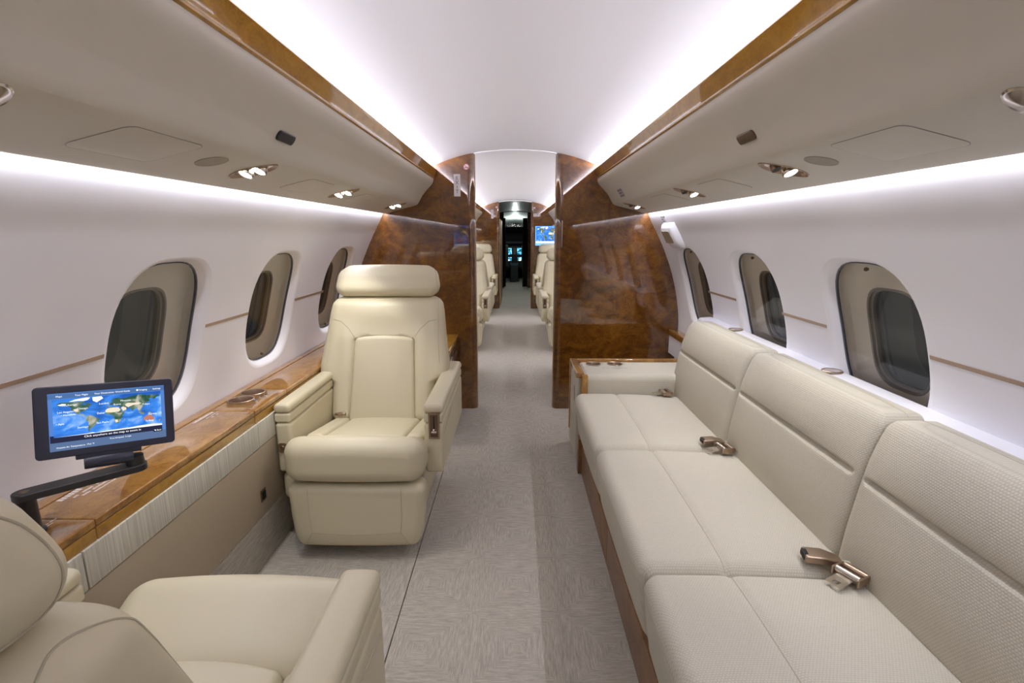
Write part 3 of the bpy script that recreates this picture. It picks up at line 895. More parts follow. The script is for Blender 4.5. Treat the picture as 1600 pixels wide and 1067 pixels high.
# wood edge: runs along the end and turns down at the front corner
def bar(x0, x1, pts, r):
    return None
MB().box(.346, .392, 2.80, 3.118, .524, .556, .006).build('arm_wood_edge', M['ledge'], so)
MB().box(.372, .410, 2.772, 2.80, .19, .548, .008).build('arm_wood_post', M['ledge'], so)
drill(arm, [(x, 3.045, .545, .040) for x in (.478, .608)])
for x in (.478, .608): cup('cup_holder', arm, x, 3.045, .5445, .040, M['bronze'])
def strokes(parent, name, origin, ux, uy, lines, m, rng, gap=.0016):
    """rows of unreadable small print: little bars; lines=(offset along uy, start, length, height)"""
    V = []; F = []; O = np.array(origin); ux = np.array(ux, float); uy = np.array(uy, float); nz = np.cross(ux, uy)
    for (o, s0, ln, h) in lines:
        u = s0
        while u < s0+ln:
            w = h*rng.uniform(.35, .7)
            if rng.random() < .14: u += h*.7; continue
            q = len(V); hh = h*rng.uniform(.75, 1)
            for du, dv in ((0, 0), (w, 0), (w, hh), (0, hh)): V.append(O+ux*(u+du)+uy*(o+dv)+nz*.0004)
            F.append((q, q+1, q+2, q+3)); u += w+h*.14
    return obj(name, V, F, m, parent, 0)
strokes(arm, 'small_print', (.52, 2.94, .5455), (1, 0, 0), (0, 1, 0), [(0, 0, .145, .010)], M['inkgrey'], rnd)

# ------------------------------------------------------------------ seat belts on the sofa
def buckle(label, loc, rz, ry=0):
    r = empty('belt_buckle', loc, rz, label=label, cat='seat belt', group='lap belt fittings on the sofa'); r.rotation_euler = (0, ry, rz)
    # long tapered bronze case pointing along -x, open mouth at the tip
    def fc(V):
        V = V.copy(); k = lerp(V[:, 0], [(-.05, 1.0), (0, 1.02), (.05, .72)]); V[:, 1] *= k
        V[:, 2] += lerp(V[:, 0], [(-.05, 0), (0, .004), (.05, -.006)]); return V
    pad('case', (.095, .050, .022), .005, (0, 0, .012), M['bronze'], r, n=(6, 3, 1), k=3, fn=fc)
    V, F = prism(rrect(.036, .012, .003, 3, (0, .0125)), -.0485, -.045, 'yz'); obj('mouth', V, F, M['dark'], r, 20)
    V, F = prism([(-.049, -.014), (-.036, -.012), (-.031, 0), (-.036, .012), (-.049, .014)], .0226, .0240, 'xy'); obj('thumb_notch', V, F[::1], M['dark'], r, 20)
    b = MB().tube([(.045, 0, .008), (.075, .004, .006), (.10, .006, -.004), (.125, .006, -.03)], .006, 8); b.build('strap', M['cloth_seam'], r)
    return r
def tongue(label, loc, rz, strap=True):
    r = empty('belt_tongue', loc, rz, label=label, cat='seat belt', group='lap belt fittings on the sofa')
    # plate with a square eye
    a, b_, e = .030, .016, .0065
    V = []; F = []
    o = rrect(.052, .040, .004, 3, (-.046, 0)); i_ = rrect(.016, .016, .001, 3, (-.056, 0)); n = len(o)
    for z in (.006, .0085):
        V += [(x, y, z+(.0 if x < -.03 else .003)) for x, y in o]+[(x, y, z) for x, y in i_]
    for j in range(n):
        k = (j+1) % n
        F += [(j, k, n+k, n+j), (2*n+j, 3*n+j, 3*n+k, 2*n+k), (j, 2*n+j, 2*n+k, k), (n+j, n+k, 3*n+k, 3*n+j)]
    obj('plate', V, F, M['steel'], r, 30)
    MB().tube([(-.010, -.030, .016), (-.010, .030, .016)], .0095, 14).build('roller', M['steel'], r)
    MB().box(-.024, .022, -.036, -.030, .002, .024, .002).box(-.024, .022, .030, .036, .002, .024, .002).box(-.012, .026, -.034, .034, .001, .006, .002).build('body', M['bronze'], r)
    MB().tube([(.026, -.030, .012), (.026, .030, .012)], .010, 12).build('adjuster', M['bronze'], r)
    if strap:
        b = MB()
        P = [(.025, 0, .010), (.055, -.01, .006), (.085, -.05, .001), (.093, -.12, -.004), (.097, -.22, -.012)]
        V = []; F = []
        for (x, y, z) in P: V += [(x-.012, y+.010, z), (x+.012, y-.006, z+.004)]
        for i in range(len(P)-1): F.append((2*i, 2*i+1, 2*i+3, 2*i+2))
        s_ = obj('webbing', V, F, M['taupe'], r, 60); s_.modifiers.new('thick', 'SOLIDIFY').thickness = .002
    return r
buckle('bronze belt buckle between the far and middle sofa seats', (.838, 2.045, .450), .05, .04)
tongue('nickel belt tongue on the far edge of the middle sofa seat', (.858, 1.978, .449), .15)
buckle('bronze belt buckle nearest the camera, between the middle and near sofa seats', (.832, 1.245, .450), -.22, .04)
tongue('nickel belt tongue on the far edge of the near sofa seat', (.866, 1.176, .449), .45)
tongue('belt tongue tucked against the sofa armrest at the far end', (.835, 2.735, .449), .1, False)

# ------------------------------------------------------------------ right side: sill ledge, forward wooden ledge, exit handle
sl = empty('side_ledge', (1.16, 1.3, .80), label='white padded sill between the sofa back and the right wall', cat='ledge')
V, F = extrude([(1.117, .70), (1.117, .803), (1.121, .816), (1.130, .823), (1.192, .829), (1.206, .825), (1.214, .70)], [YR+.01, 1.0, 2.0, 3.10], True)
V = np.array(V)-np.array([1.16, 1.3, .80]); V = V.tolist()
obj('sill', V, F[:-2]+F[-2:], M['wall'], sl, 50)
for y in (1.825, 2.665):
    b = MB().lathe([(.036, 0), (.036, .004), (.033, .0065), (.028, .004), (.024, .0045), (0, .0045)], (1.164-1.16, y-1.3, .8275-.80), 28)
    g = b.build('round_vent', M['bronze'], sl)
    MB().lathe([(.027, .0048), (0, .0048)], (1.164-1.16, y-1.3, .8275-.80), 24).build('vent_mesh', M['steel'], g)
fr = empty('forward_ledge', (1.16, 3.5, .55), label='short wooden ledge end on the right between the sofa and the partition', cat='ledge')
MB().box(-.012, .052, -.24, .276, .035, .078, .006).build('ledge_top', M['ledge'], fr)
MB().box(-.004, .040, -.23, .276, -.10, .0345).build('ledge_base', M['wall'], fr)
# emergency exit handle cover above the third right window
def exit_cover():
    r = empty('exit_handle_cover', (1.0, 3.36, 1.36), label='white moulded exit handle cover above the farthest right window', cat='handle cover')
    o0 = np.array(r.location)
    def q(y, z, off): return np.array(SW.p3(1, y, SW.v_at_z(z), off))-o0
    ya, yb = 3.26, 3.50
    V = []; F = []
    rows = [(1.395, .0), (1.392, -.022), (1.375, -.040), (1.33, -.046), (1.285, -.040), (1.245, -.022), (1.235, 0)]
    ys = [ya, ya+.012, ya+.03, (ya+yb)/2, yb-.03, yb-.012, yb]
    for z, off in rows:
        for i, y in enumerate(ys):
            e = [0, .6, 1, 1, 1, .6, 0][i]; V.append(q(y, z, off*e if e else .001))
    n = len(ys)
    for i in range(len(rows)-1):
        for j in range(n-1): F.append((i*n+j, i*n+j+1, (i+1)*n+j+1, (i+1)*n+j))
    obj('cover', V, F, M['wall'], r, 50)
    R = rrect(.16, .078, .012, 3, (3.385, 1.325)); n = len(R)
    V = [q(a, b, -.0475) for a, b in R]+[q(a, b, -.0440) for a, b in R]
    F = [tuple(range(n))]+[(j, n+j, n+(j+1) % n, (j+1) % n) for j in range(n)]
    obj('pull_slot', V, F, M['taupe'], r, 20)
    R = rrect(.18, .05, .012, 3, (3.38, 1.262)); n = len(R)
    return r
exit_cover()
def placard(name, label, P, uy_lines, m=None, back=True):
    """four 3D corners (tl,tr,br,bl) of a thin printed label"""
    c = sum(np.array(p) for p in P)/4; r = empty(name, tuple(c), label=label, cat='placard')
    Q = [np.array(p)-c for p in P]; ux = (Q[1]-Q[0]); uy = (Q[0]-Q[3]); w, h = np.linalg.norm(ux), np.linalg.norm(uy); ux /= w; uy /= h; nz = np.cross(ux, uy)
    if back:
        V = [q+nz*.0002 for q in Q]+[q+nz*.0010 for q in Q]
        obj('plate', V, [(3, 2, 1, 0), (4, 5, 6, 7)][::-1]+[(i, (i+1) % 4, (i+1) % 4+4, i+4) for i in range(4)], m or M['placard'], r, 0)
    strokes(r, 'small_print', Q[3]+nz*.0008, ux, uy, [(h*a, w*b, w*l, h*hh) for a, b, l, hh in uy_lines], M['ink'], rnd)
    return r
def wp(y, z, off=-.0005): return SW.p3(1, y, SW.v_at_z(z), off)
placard('exit_placard', 'small grey printed placard above the exit handle cover on the right wall', [wp(3.50, 1.440), wp(3.40, 1.440), wp(3.40, 1.400), wp(3.50, 1.400)],
        [(.68, .05, .8, .26), (.38, .05, .6, .2), (.08, .05, .7, .2)])
def pp(y, x): return on_psu(1, y, x, -.0005)
placard('overhead_placard', 'small printed placard on the right overhead panel beside the partition', [pp(3.43, .652), pp(3.30, .652), pp(3.30, .684), pp(3.43, .684)],
        [(.70, .05, .85, .22), (.40, .05, .85, .22), (.08, .05, .85, .22)], M.setdefault('plgrey', mat('placard_grey', (.42, .385, .37), .5)))

# ------------------------------------------------------------------ left wooden ledge
LZ = .655; LX0, LX1 = -1.216, -1.003
lg = empty('side_ledge', (-1.1, 1.0, 0), label='long burl wood ledge under the left windows', cat='ledge')
def LB(x0, x1, y0, y1, z0, z1, b, name, m): return MB().box(x0+1.1, x1+1.1, y0-1, y1-1, z0, z1, b).build(name, m, lg)
cuts = [YR+.005, 1.105, 1.868, 2.155, 3.10]
for a, b in zip(cuts[:-1], cuts[1:]):
    rail = -1.176
    LB(rail+.001, LX1, a+.0012, b-.0012, LZ-.020, LZ, .004, 'ledge_top', M['ledge'])
    LB(LX1-.020, LX1-.002, a+.0012, b-.0012, LZ-.056, LZ-.0225, .003, 'fascia', M['trim'])
LB(LX0, -1.1785, YR+.005, 3.20, LZ-.02, LZ+.001, .003, 'rear_rail', M['ledge'])
LB(LX0, LX1-.024, YR+.005, 3.20, LZ-.05, LZ-.021, 0, 'carcass', M['dark'])
for a, b in ((YR+.005, 1.052), (1.056, 1.876), (1.880, 3.2)):
    LB(-1.02, -1.000, a, b, .503, .6005, .002, 'grasscloth_panel', M['grass'])
LB(-1.02, -1.001, YR+.005, 3.2, .225, .5005, .003, 'lower_panel', M['taupe'])
V, F = extrude([(-1.012+1.1, .2235), (-1.001+1.1, .222), (-1.022+1.1, .0), (-1.05+1.1, 0)], [YR-1+.005, 3.2-1])
obj('carpet_kick', V, [f[::-1] for f in F], M['carpet_kick'], lg, 20)
sk = empty('power_socket', (.0985, .862, .308)); sk.parent = lg
MB().box(-.001, .004, -.020, .020, -.024, .024, .002).build('socket_plate', M['bronze_dark'], sk)
MB().box(.0042, .0055, -.014, .014, -.016, .016, .0005).build('socket_face', M['dark'], sk)
for x, y, r in ((-1.125, 2.003, .046), (-1.127, 2.104, .046), (-1.115, 1.012, .047)):
    for h in list(lg.children):
        if h.name.startswith('ledge_top') or h.name.startswith('carcass'):
            ys = [v.co.y for v in h.data.vertices]
            if min(ys) < y-1 < max(ys): drill(h, [(x+1.1, y-1, LZ, r)])
    cup('cup_holder', lg, x+1.1, y-1, LZ, r, M['bronze'])
for x, y in ((-1.066, 2.005), (-1.060, 2.038), (-1.055, 2.070), (-1.03, 1.005), (-1.035, .975)):
    MB().lathe([(.009, 0), (.008, .003), (.004, .004), (0, .003)], (x+1.1, y-1, LZ), 16).build('jack', M['steel'], lg)
# printed notices on the lid, facing the seats
strokes(lg, 'small_print', (-1.165+1.1, .185, LZ+.0004), (0, 1, 0), (-1, 0, 0), [(-.012, 0, .17, .017), (-.030, .012, .14, .009), (-.044, .03, .12, .009), (-.058, .05, .10, .007)], M['inkwhite'], rnd)
strokes(lg, 'small_print', (-1.162+1.1, .735, LZ+.0004), (0, 1, 0), (-1, 0, 0), [(-.012, 0, .11, .014), (-.026, .05, .07, .007), (-.038, .06, .05, .007)], M['inkwhite'], rnd)
strokes(lg, 'small_print', (-1.095+1.1, .05, LZ+.0004), (0, 1, 0), (-1, 0, 0), [(0, 0, .055, .0045), (-.008, .0, .035, .0045)], M['inkwhite'], rnd)
# cabinet by the left partition
cb = empty('corner_cabinet', (-.80, 3.5, 0), label='dark burl cabinet with amber top behind the facing seat, against the left partition', cat='cabinet')
MB().box(-.40, .376, -.28, .275, .555, .590, .008).build('cabinet_top', M['trim'], cb)
MB().box(-.22, .366, -.27, .275, 0, .553, .004).build('cabinet_body', M['bulk'], cb)
MB().box(.3665, .372, -.20, .20, .05, .50, .002).build('cabinet_door', M['bulk'], cb)
MB().tube([(.374, -.18, .44), (.384, -.18, .44), (.384, -.18, .52), (.374, -.18, .52)], .004, 8).build('handle', M['steel'], cb)

# ------------------------------------------------------------------ screens
LAND = {  # rough outlines, longitude/latitude
 'na': [(-168, 66), (-156, 71), (-128, 70), (-110, 68), (-95, 68), (-82, 68), (-80, 63), (-94, 59), (-82, 55), (-79, 52), (-77, 60), (-70, 61), (-64, 58), (-56, 52), (-66, 50), (-65, 45), (-70, 42), (-76, 36), (-81, 31), (-80, 25), (-84, 30), (-91, 29), (-97, 27), (-97, 21), (-91, 18), (-87, 21), (-88, 16), (-83, 15), (-83, 9), (-78, 8), (-85, 10), (-95, 16), (-105, 20), (-112, 28), (-117, 33), (-124, 40), (-124, 48), (-133, 56), (-148, 60), (-158, 57), (-165, 61)],
 'sa': [(-78, 8), (-72, 12), (-62, 10), (-52, 5), (-50, 0), (-35, -6), (-39, -15), (-41, -22), (-48, -26), (-54, -34), (-58, -38), (-65, -42), (-68, -52), (-74, -52), (-73, -38), (-71, -25), (-71, -17), (-80, -5), (-80, 1)],
 'af': [(-17, 15), (-16, 24), (-9, 32), (-2, 35), (10, 37), (20, 32), (32, 31), (38, 18), (44, 11), (51, 11), (42, -2), (40, -12), (35, -20), (32, -28), (25, -34), (18, -34), (13, -22), (12, -8), (9, 3), (-4, 5), (-12, 8)],
 'eu': [(-9, 37), (-9, 43), (-1, 44), (2, 50), (8, 54), (11, 58), (5, 60), (14, 68), (28, 71), (42, 67), (60, 69), (75, 73), (105, 77), (130, 72), (160, 70), (179, 67), (163, 60), (156, 52), (143, 59), (136, 54), (141, 48), (129, 42), (126, 35), (121, 39), (121, 30), (113, 22), (108, 20), (109, 12), (103, 3), (98, 10), (94, 17), (88, 22), (80, 14), (77, 8), (73, 18), (67, 25), (57, 26), (58, 21), (52, 16), (44, 13), (38, 22), (35, 30), (36, 36), (27, 37), (26, 41), (22, 37), (16, 41), (12, 45), (4, 43)],
 'au': [(114, -22), (122, -18), (130, -12), (136, -12), (141, -12), (146, -19), (153, -26), (150, -37), (141, -38), (131, -32), (116, -35)],
 'gl': [(-55, 82), (-25, 83), (-20, 74), (-42, 60), (-54, 68)], 'in': [(96, 4), (106, -6), (115, -8), (118, 1), (110, 3)], 'ng': [(131, -1), (142, -4), (150, -10), (138, -8)],
 'jp': [(131, 32), (141, 37), (145, 44), (139, 39)], 'nz': [(167, -46), (178, -38), (172, -35)], 'mg': [(44, -24), (50, -16), (47, -25)], 'uk': [(-5, 50), (1, 52), (-3, 59), (-6, 56)], 'is': [(-24, 65), (-14, 66), (-18, 63)],
}
def emis(name, base, strength=1, fn=None):
    m = bpy.data.materials.new(name); m.use_nodes = True; nt = m.node_tree; nt.nodes.clear()
    o = nt.nodes.new('ShaderNodeOutputMaterial'); e = nt.nodes.new('ShaderNodeEmission'); e.inputs[0].default_value = (*base, 1); e.inputs[1].default_value = strength
    nt.links.new(e.outputs[0], o.inputs[0])
    if fn: fn(nt, e)
    return m
def noise_emis(cols, scale, pos=(.35, .5, .7), aniso=(1, 1, 1)):
    def fn(nt, e):
        tc = nt.nodes.new('ShaderNodeTexCoord'); mp = nt.nodes.new('ShaderNodeMapping'); mp.inputs[3].default_value = aniso
        nz = nt.nodes.new('ShaderNodeTexNoise'); nz.inputs['Scale'].default_value = scale; nz.inputs['Detail'].default_value = 5; nz.inputs['Distortion'].default_value = 1.5
        rp = nt.nodes.new('ShaderNodeValToRGB'); el = rp.color_ramp.elements
        while len(el) < len(cols): el.new(.5)
        for i, c in enumerate(cols): el[i].position = pos[i]; el[i].color = (*c, 1)
        nt.links.new(tc.outputs['Object'], mp.inputs[0]); nt.links.new(mp.outputs[0], nz.inputs[0]); nt.links.new(nz.outputs[0], rp.inputs[0]); nt.links.new(rp.outputs[0], e.inputs[0])
    return fn
M['ocean'] = emis('map_ocean', (.05, .2, .7), .95, noise_emis([(.02, .10, .42), (.05, .24, .78), (.45, .68, 1.0)], 14, (.35, .55, .78), (1, 1, 1.8)))
M['land'] = emis('map_land', (.1, .2, .1), .9, noise_emis([(.025, .085, .055), (.10, .17, .11), (.50, .48, .40)], 26, (.38, .52, .66)))
M['desert'] = emis('map_desert', (.75, .66, .52), 1.0)
M['ice'] = emis('map_ice', (.92, .95, 1.0), 1.05)
M['redland'] = emis('map_red_land', (.50, .20, .14), .9)
M['ui_bar'] = emis('screen_bar', (.075, .16, .36), .9); M['ui_dark'] = emis('screen_dark', (.020, .022, .050), 1); M['ui_back'] = emis('screen_back', (.10, .24, .62), .8); M['ui_text'] = emis('screen_text', (.95, .97, 1), 1.1)
M['ui_low'] = emis('screen_low_bar', (.10, .16, .30), .9)
M['ui_glow'] = emis('screen_glow', (.16, .45, .95), 1.1)

def text_mesh(s, size, align='CENTER'):
    c = bpy.data.curves.new('t', 'FONT'); c.body = s; c.size = size; c.align_x = align; c.align_y = 'CENTER'; c.resolution_u = 2
    o = bpy.data.objects.new('t', c); COL.objects.link(o); bpy.context.view_layer.update()
    me = bpy.data.meshes.new_from_object(o.evaluated_get(bpy.context.evaluated_depsgraph_get()))
    V = [tuple(v.co) for v in me.vertices]; F = [tuple(p.vertices) for p in me.polygons]
    bpy.data.objects.remove(o); bpy.data.curves.remove(c); bpy.data.meshes.remove(me)
    return V, F
def quad(x0, x1, z0, z1, y): return [(x0, y, z0), (x1, y, z0), (x1, y, z1), (x0, y, z1)], [(0, 1, 2, 3)]
def textset(items, y):
    b = MB()
    for s, size, x, z, al in items:
        V, F = text_mesh(s, size, al); b.add([(x+p[0], y, z+p[1]) for p in V], F)
    return b
def world_map(parent, x0, x1, z0, z1, y, names=True):
    """map in the local xz plane, viewed from -y"""
    def P(lo, la): return (x0+(lo+180)/360*(x1-x0), z0+(la+62)/(146)*(z1-z0))
    V, F = quad(x0, x1, z0, z1, y); obj('map_ocean', V, F, M['ocean'], parent, 0); o = parent
    lb, de, ice, red = MB(), MB(), MB(), MB()
    for k, pts in LAND.items():
        q = [(P(*p)[0], y-.0003, P(*p)[1]) for p in pts if p[1] < 84]
        (ice if k == 'gl' else red if k == 'au' else lb).add(q, [tuple(range(len(q)))])
    for pts in ([(-16, 16), (-15, 24), (-8, 31), (10, 33), (30, 31), (36, 20), (30, 14), (5, 13)], [(37, 28), (44, 33), (56, 27), (55, 18), (44, 15)], [(52, 42), (62, 46), (80, 44), (100, 44), (110, 40), (98, 36), (80, 35), (62, 28), (54, 34)], [(14, -18), (24, -18), (26, -28), (18, -30)], [(-117, 40), (-104, 42), (-101, 30), (-112, 31)]):
        q = [(P(*p)[0], y-.0005, P(*p)[1]) for p in pts]; de.add(q, [tuple(range(len(q)))])
    for pts in ([(-180, -62), (180, -62), (180, -57), (150, -53), (100, -54), (60, -57), (0, -58), (-50, -61), (-60, -58), (-75, -60), (-120, -61)],
                [(-130, 71), (-110, 79), (-75, 83), (-62, 82), (-70, 73), (-85, 70), (-100, 72)], [(-165, 62), (-150, 66), (-138, 64), (-140, 60), (-155, 58)]):
        q = [(P(*p)[0], y-.0006, P(*p)[1]) for p in pts]; ice.add(q, [tuple(range(len(q)))])
    for b, nm, m in ((lb, 'map_land', 'land'), (de, 'map_desert', 'desert'), (ice, 'map_ice', 'ice'), (red, 'map_red_land', 'redland')):
        b.build(nm, M[m], o, 0)
    if names:
        s = (x1-x0)*.029
        it = [(n, s, *P(lo, la), al) for n, lo, la, al in (('Los Angeles', -116, 33, 'RIGHT'), ('• Honolulu', -156, 21, 'LEFT'), ('• Apia', -172, -12, 'LEFT'), ('Santiago', -72, -33, 'RIGHT'), ('Sao Paulo', -46, -23, 'LEFT'), ('Dakar', -17, 15, 'RIGHT'), ('London', -2, 53, 'RIGHT'), ('Rome', 13, 44, 'LEFT'), ('Moscow', 37, 57, 'LEFT'), ('Sydney', 150, -37, 'RIGHT'), ('Darwin', 131, -10, 'LEFT'), ('Tokyo', 139, 34, 'RIGHT'), ('Anchorage', -150, 59, 'LEFT'), ('Chicago', -88, 41, 'CENTER'))]
        for q in it: textset([q], y-.0009).build('city_name', M['ui_text'], o, 0)
    return o

# seat monitor on its arm, by the left ledge
def corners_frame(TL, BL, TR, BR):
    TL, BL, TR, BR = [Vector(q) for q in (TL, BL, TR, BR)]
    c = (TL+BL+TR+BR)/4; x = ((TR+BR)-(TL+BL)).normalized(); z = ((TL+TR)-(BL+BR)); z = (z-x*z.dot(x)).normalized(); y = z.cross(x)
    return c, x, y, z, ((TR+BR)-(TL+BL)).length/2, ((TL+TR)-(BL+BR)).length/2
c, ax, ay, az, mw, mh = corners_frame((-1.088, 1.098, .982), (-1.077, 1.064, .820), (-.892, 1.277, .955), (-.882, 1.243, .794))
mon = empty('seat_monitor', (-1.098, 1.07, .655), label='small black touchscreen showing a world map, on a swing arm over the left ledge', cat='monitor')
hd = mon
Mx = Matrix.Identity(4)
for i in range(3): Mx[i][0] = ax[i]; Mx[i][1] = ay[i]; Mx[i][2] = az[i]; Mx[i][3] = (c-Vector(mon.location))[i]
V, F = prism(rrect(mw, mh, .009, 5), 0, .022)
bez = obj('casing', V, F, M['navy'], hd, 30); bez.matrix_local = Mx
mod = bez.modifiers.new('bev', 'BEVEL'); mod.width = .002; mod.segments = 2; mod.limit_method = 'ANGLE'
sw, sh = mw*.835, mh*.80; sx0, sx1, sz0, sz1 = -mw*.405, mw*.43, -mh*.40, mh*.40
V, F = quad(sx0, sx1, sz0, sz1, -.0006); scr = obj('screen', V, F, M['ui_back'], hd, 0); scr.matrix_local = Mx
W_, H_ = sx1-sx0, sz1-sz0
V, F = quad(sx0, sx1, sz1-.095*H_, sz1-.012*H_, -.0009); obj('menu_bar', V, F, M['ui_bar'], scr, 0)
V, F = quad(sx0+.005*W_, sx1-.035*W_, sz0+.145*H_, sz0+.27*H_, -.0009); obj('prompt_bar', V, F, M['ui_dark'], scr, 0)
V, F = quad(sx0, sx1, sz0, sz0+.145*H_, -.0009); obj('status_bar', V, F, M['ui_low'], scr, 0)
world_map(scr, sx0+.035*W_, sx1-.035*W_, sz0+.24*H_, sz1-.105*H_, -.0012)
zt = sz1-.055*H_
items = [(n, W_*.024, sx0+W_*q, zt, 'CENTER') for n, q in (('Maps', .09), ('Your Flight', .27), ('Your Destination', .46), ('World Guide', .62), ('■ Imaging', .79), ('Settings', .93))]
items += [('Click anywhere on the map to zoom in', W_*.031, sx0+W_*.52, sz0+.20*H_, 'CENTER'), ('True Airspeed  0 mph', W_*.021, sx0+W_*.58, sz0+.105*H_, 'CENTER'), ('Outside Air Temperature  79.6 °F', W_*.022, sx0+W_*.05, sz0+.055*H_, 'LEFT')]
for q in items: textset([q], -.0016).build('screen_text', M['ui_text'], scr, 0)
V, F = prism(rrect(W_*.085, H_*.055, .001, 2, (sx1-.08*W_, sz0+.15*H_)), -.0016, -.0010); obj('back_button', V, F, M['ui_dark'], scr, 0)
textset([('↰ Back', W_*.022, sx1-.08*W_, sz0+.15*H_, 'CENTER')], -.0019).build('button_text', M['ui_text'], scr, 0)
# hinge under the display
MB().box(-.064, .062, .002, .024, -mh/2-.010, -mh/2+.004, .002).build('bracket', M['navy'], hd).matrix_local = Mx
b = MB(); V, F = lathe([(0, -.047), (.015, -.047), (.016, -.044), (.016, .044), (.015, .047), (0, .047)], 20); V = np.array(V)[:, [2, 0, 1]]
b.add(V+np.array([-.002, .012, -mh/2-.020]), F); b.build('hinge_barrel', M['navy'], hd).matrix_local = Mx
# arm and post
pe = Vector((c.x+.030, c.y+.022, 0)); p0 = Vector((-1.098, 1.045, 0)); za = .757
d = (pe-p0).normalized(); nrm = Vector((-d.y, d.x, 0)); L = (pe-p0).length
out = []
for i in range(13):
    a = PI/2+PI*i/12; out.append((.0225*math.cos(a), .0225*math.sin(a)))
for i in range(13):
    a = -PI/2+PI*i/12; out.append((L+.024*math.cos(a), .024*math.sin(a)))
o0 = Vector(mon.location)
poly = [((p0+d*u+nrm*v-o0).x, (p0+d*u+nrm*v-o0).y) for u, v in out]
V, F = prism(poly, za-.017-o0.z, za-o0.z, 'xy'); a_ = obj('swing_arm', V, [f[::-1] for f in F], M['black'], mon, 30)
mod = a_.modifiers.new('bev', 'BEVEL'); mod.width = .002; mod.segments = 2; mod.limit_method = 'ANGLE'
q = p0-o0
MB().lathe([(.0, za-o0.z+.0012), (.008, za-o0.z+.0012), (.009, za-o0.z)], (q.x, q.y, 0), 18).build('pivot_cap', M['bronze_dark'], mon)
MB().lathe([(.026, 0), (.026, .006), (.019, .010), (.018, za-o0.z-.02), (.020, za-o0.z-.017)], (q.x, q.y, 0), 24).build('post', M['black'], mon)
q = pe-o0
MB().lathe([(.020, za-o0.z), (.019, za-o0.z+.022), (0, za-o0.z+.022)], (q.x, q.y, 0), 24).build('pivot', M['black'], mon)

def brighter(key, f):
    k = key+'_bright'
    if k not in M:
        m = M[key].copy(); M[k] = m
        for n in m.node_tree.nodes:
            if n.type == 'EMISSION': n.inputs[1].default_value *= f
    return M[k]
def wall_screen(name, label, x0, x1, z0, z1, y, face, boost=1):
    """face=-1: seen from -y; face=+1: seen from +y"""
    r = empty(name, ((x0+x1)/2, y, (z0+z1)/2), 0 if face < 0 else PI, label=label, cat='screen')
    w, h = x1-x0, z1-z0
    V, F = prism(rrect(w+.02, h+.02, .006, 3), -.010, .0, 'xz'); obj('casing', V, F, M['navy'], r, 30)
    V, F = quad(-w/2, w/2, -h/2, h/2, -.0106); s = obj('screen', V, F, M['ui_glow'], r, 0)
    if boost != 1: s.data.materials[0] = brighter('ui_glow', boost)
    world_map(s, -w/2+.012, w/2-.012, -h/2+.045, h/2-.008, -.0112, False)
    V, F = quad(-w/2+.012, w/2-.012, -h/2+.045, -h/2+.075, -.0125); obj('white_band', V, F, M['ice'], s, 0)
    if boost != 1:
        for ch in s.children:
            ch.data.materials[0] = brighter(next(k for k, m_ in M.items() if m_ == ch.data.materials[0]), boost)
    return r
wall_screen('wall_screen', 'wall screen showing a map on the far right partition above a seat', .355, .86, 1.13, 1.465, YF-.001, -1, 1.25)
wall_screen('wall_screen', 'screen on the wall behind the camera, seen only mirrored in the left partition', -1.03, -.45, 1.09, 1.47, YR+.001, 1, 9)

# ------------------------------------------------------------------ signs on the partitions
def sign_exit(label, x, z, y, w, h):
    r = empty('exit_sign', (x, y, z), label=label, cat='sign')
    V, F = prism(rrect(w, h, .002, 2), -.003, 0); obj('sign_plate', V, F, M['placard'], r, 0)
    b = MB()
    for i, ch in enumerate('EXIT'):
        V, F = text_mesh(ch, h*.24); b.add([(p[0], -.0036, h*(.31-.20*i)+p[1]) for p in V], F)
    b.build('letters', M['ink'], r, 0); return r
sign_exit('vertical white EXIT sign on the near left wood partition', -.413, 1.662, YB-.0005, .046, .152)
sign_exit('tiny vertical EXIT sign on the far left partition', -.405, 1.672, YF-.0005, .040, .150)
def no_smoke(label, x, z, y, r=.022):
    o = empty('no_smoking_sign', (x, y, z), label=label, cat='sign')
    V, F = lathe([(0, 0), (r, 0), (r, .0015), (0, .0015)], 28); V = [(a, -c_, b) for a, b, c_ in V]; obj('disc', V, F, M['placard'], o, 0)
    V, F = lathe([(r*.80, .0016), (r, .0016), (r, .0022), (r*.80, .0022), (r*.80, .0016)], 28); V = [(a, -c_, b) for a, b, c_ in V]; obj('red_ring', V, F, M['red'], o, 0)
    k = r
    b = MB()
    def slant(x0, z0, x1, z1, t):
        dx, dz = x1-x0, z1-z0; l = math.hypot(dx, dz); nx, nz = -dz/l*t/2, dx/l*t/2
        b.add([(x0+nx, -.0021, z0+nz), (x1+nx, -.0021, z1+nz), (x1-nx, -.0021, z1-nz), (x0-nx, -.0021, z0-nz)], [(0, 1, 2, 3)])
    slant(-.6*k, -.18*k, .6*k, -.18*k, .2*k); b.build('cigarette', M['ink'], o, 0); b = MB()
    slant(-.56*k, .56*k, .56*k, -.56*k, .17*k); b.V = [(x_, y_-.0003, z_) for x_, y_, z_ in b.V]; b.build('red_bar', M['red'], o, 0)
no_smoke('round no smoking sign near the ceiling on the near left partition', -.346, 1.787, YB-.0005)
no_smoke('tiny round no smoking sign on the far right partition', .335, 1.775, YF-.0005, .02)
no_smoke('tiny round no smoking sign on the far left partition', -.33, 1.79, YF-.0005, .018)
placard('far_placard', 'tiny pale placard on the far right partition above the screen', [(.32, YF-.001, 1.68), (.44, YF-.001, 1.68), (.44, YF-.001, 1.63), (.32, YF-.001, 1.63)], [(.55, .1, .8, .3), (.1, .1, .8, .3)])

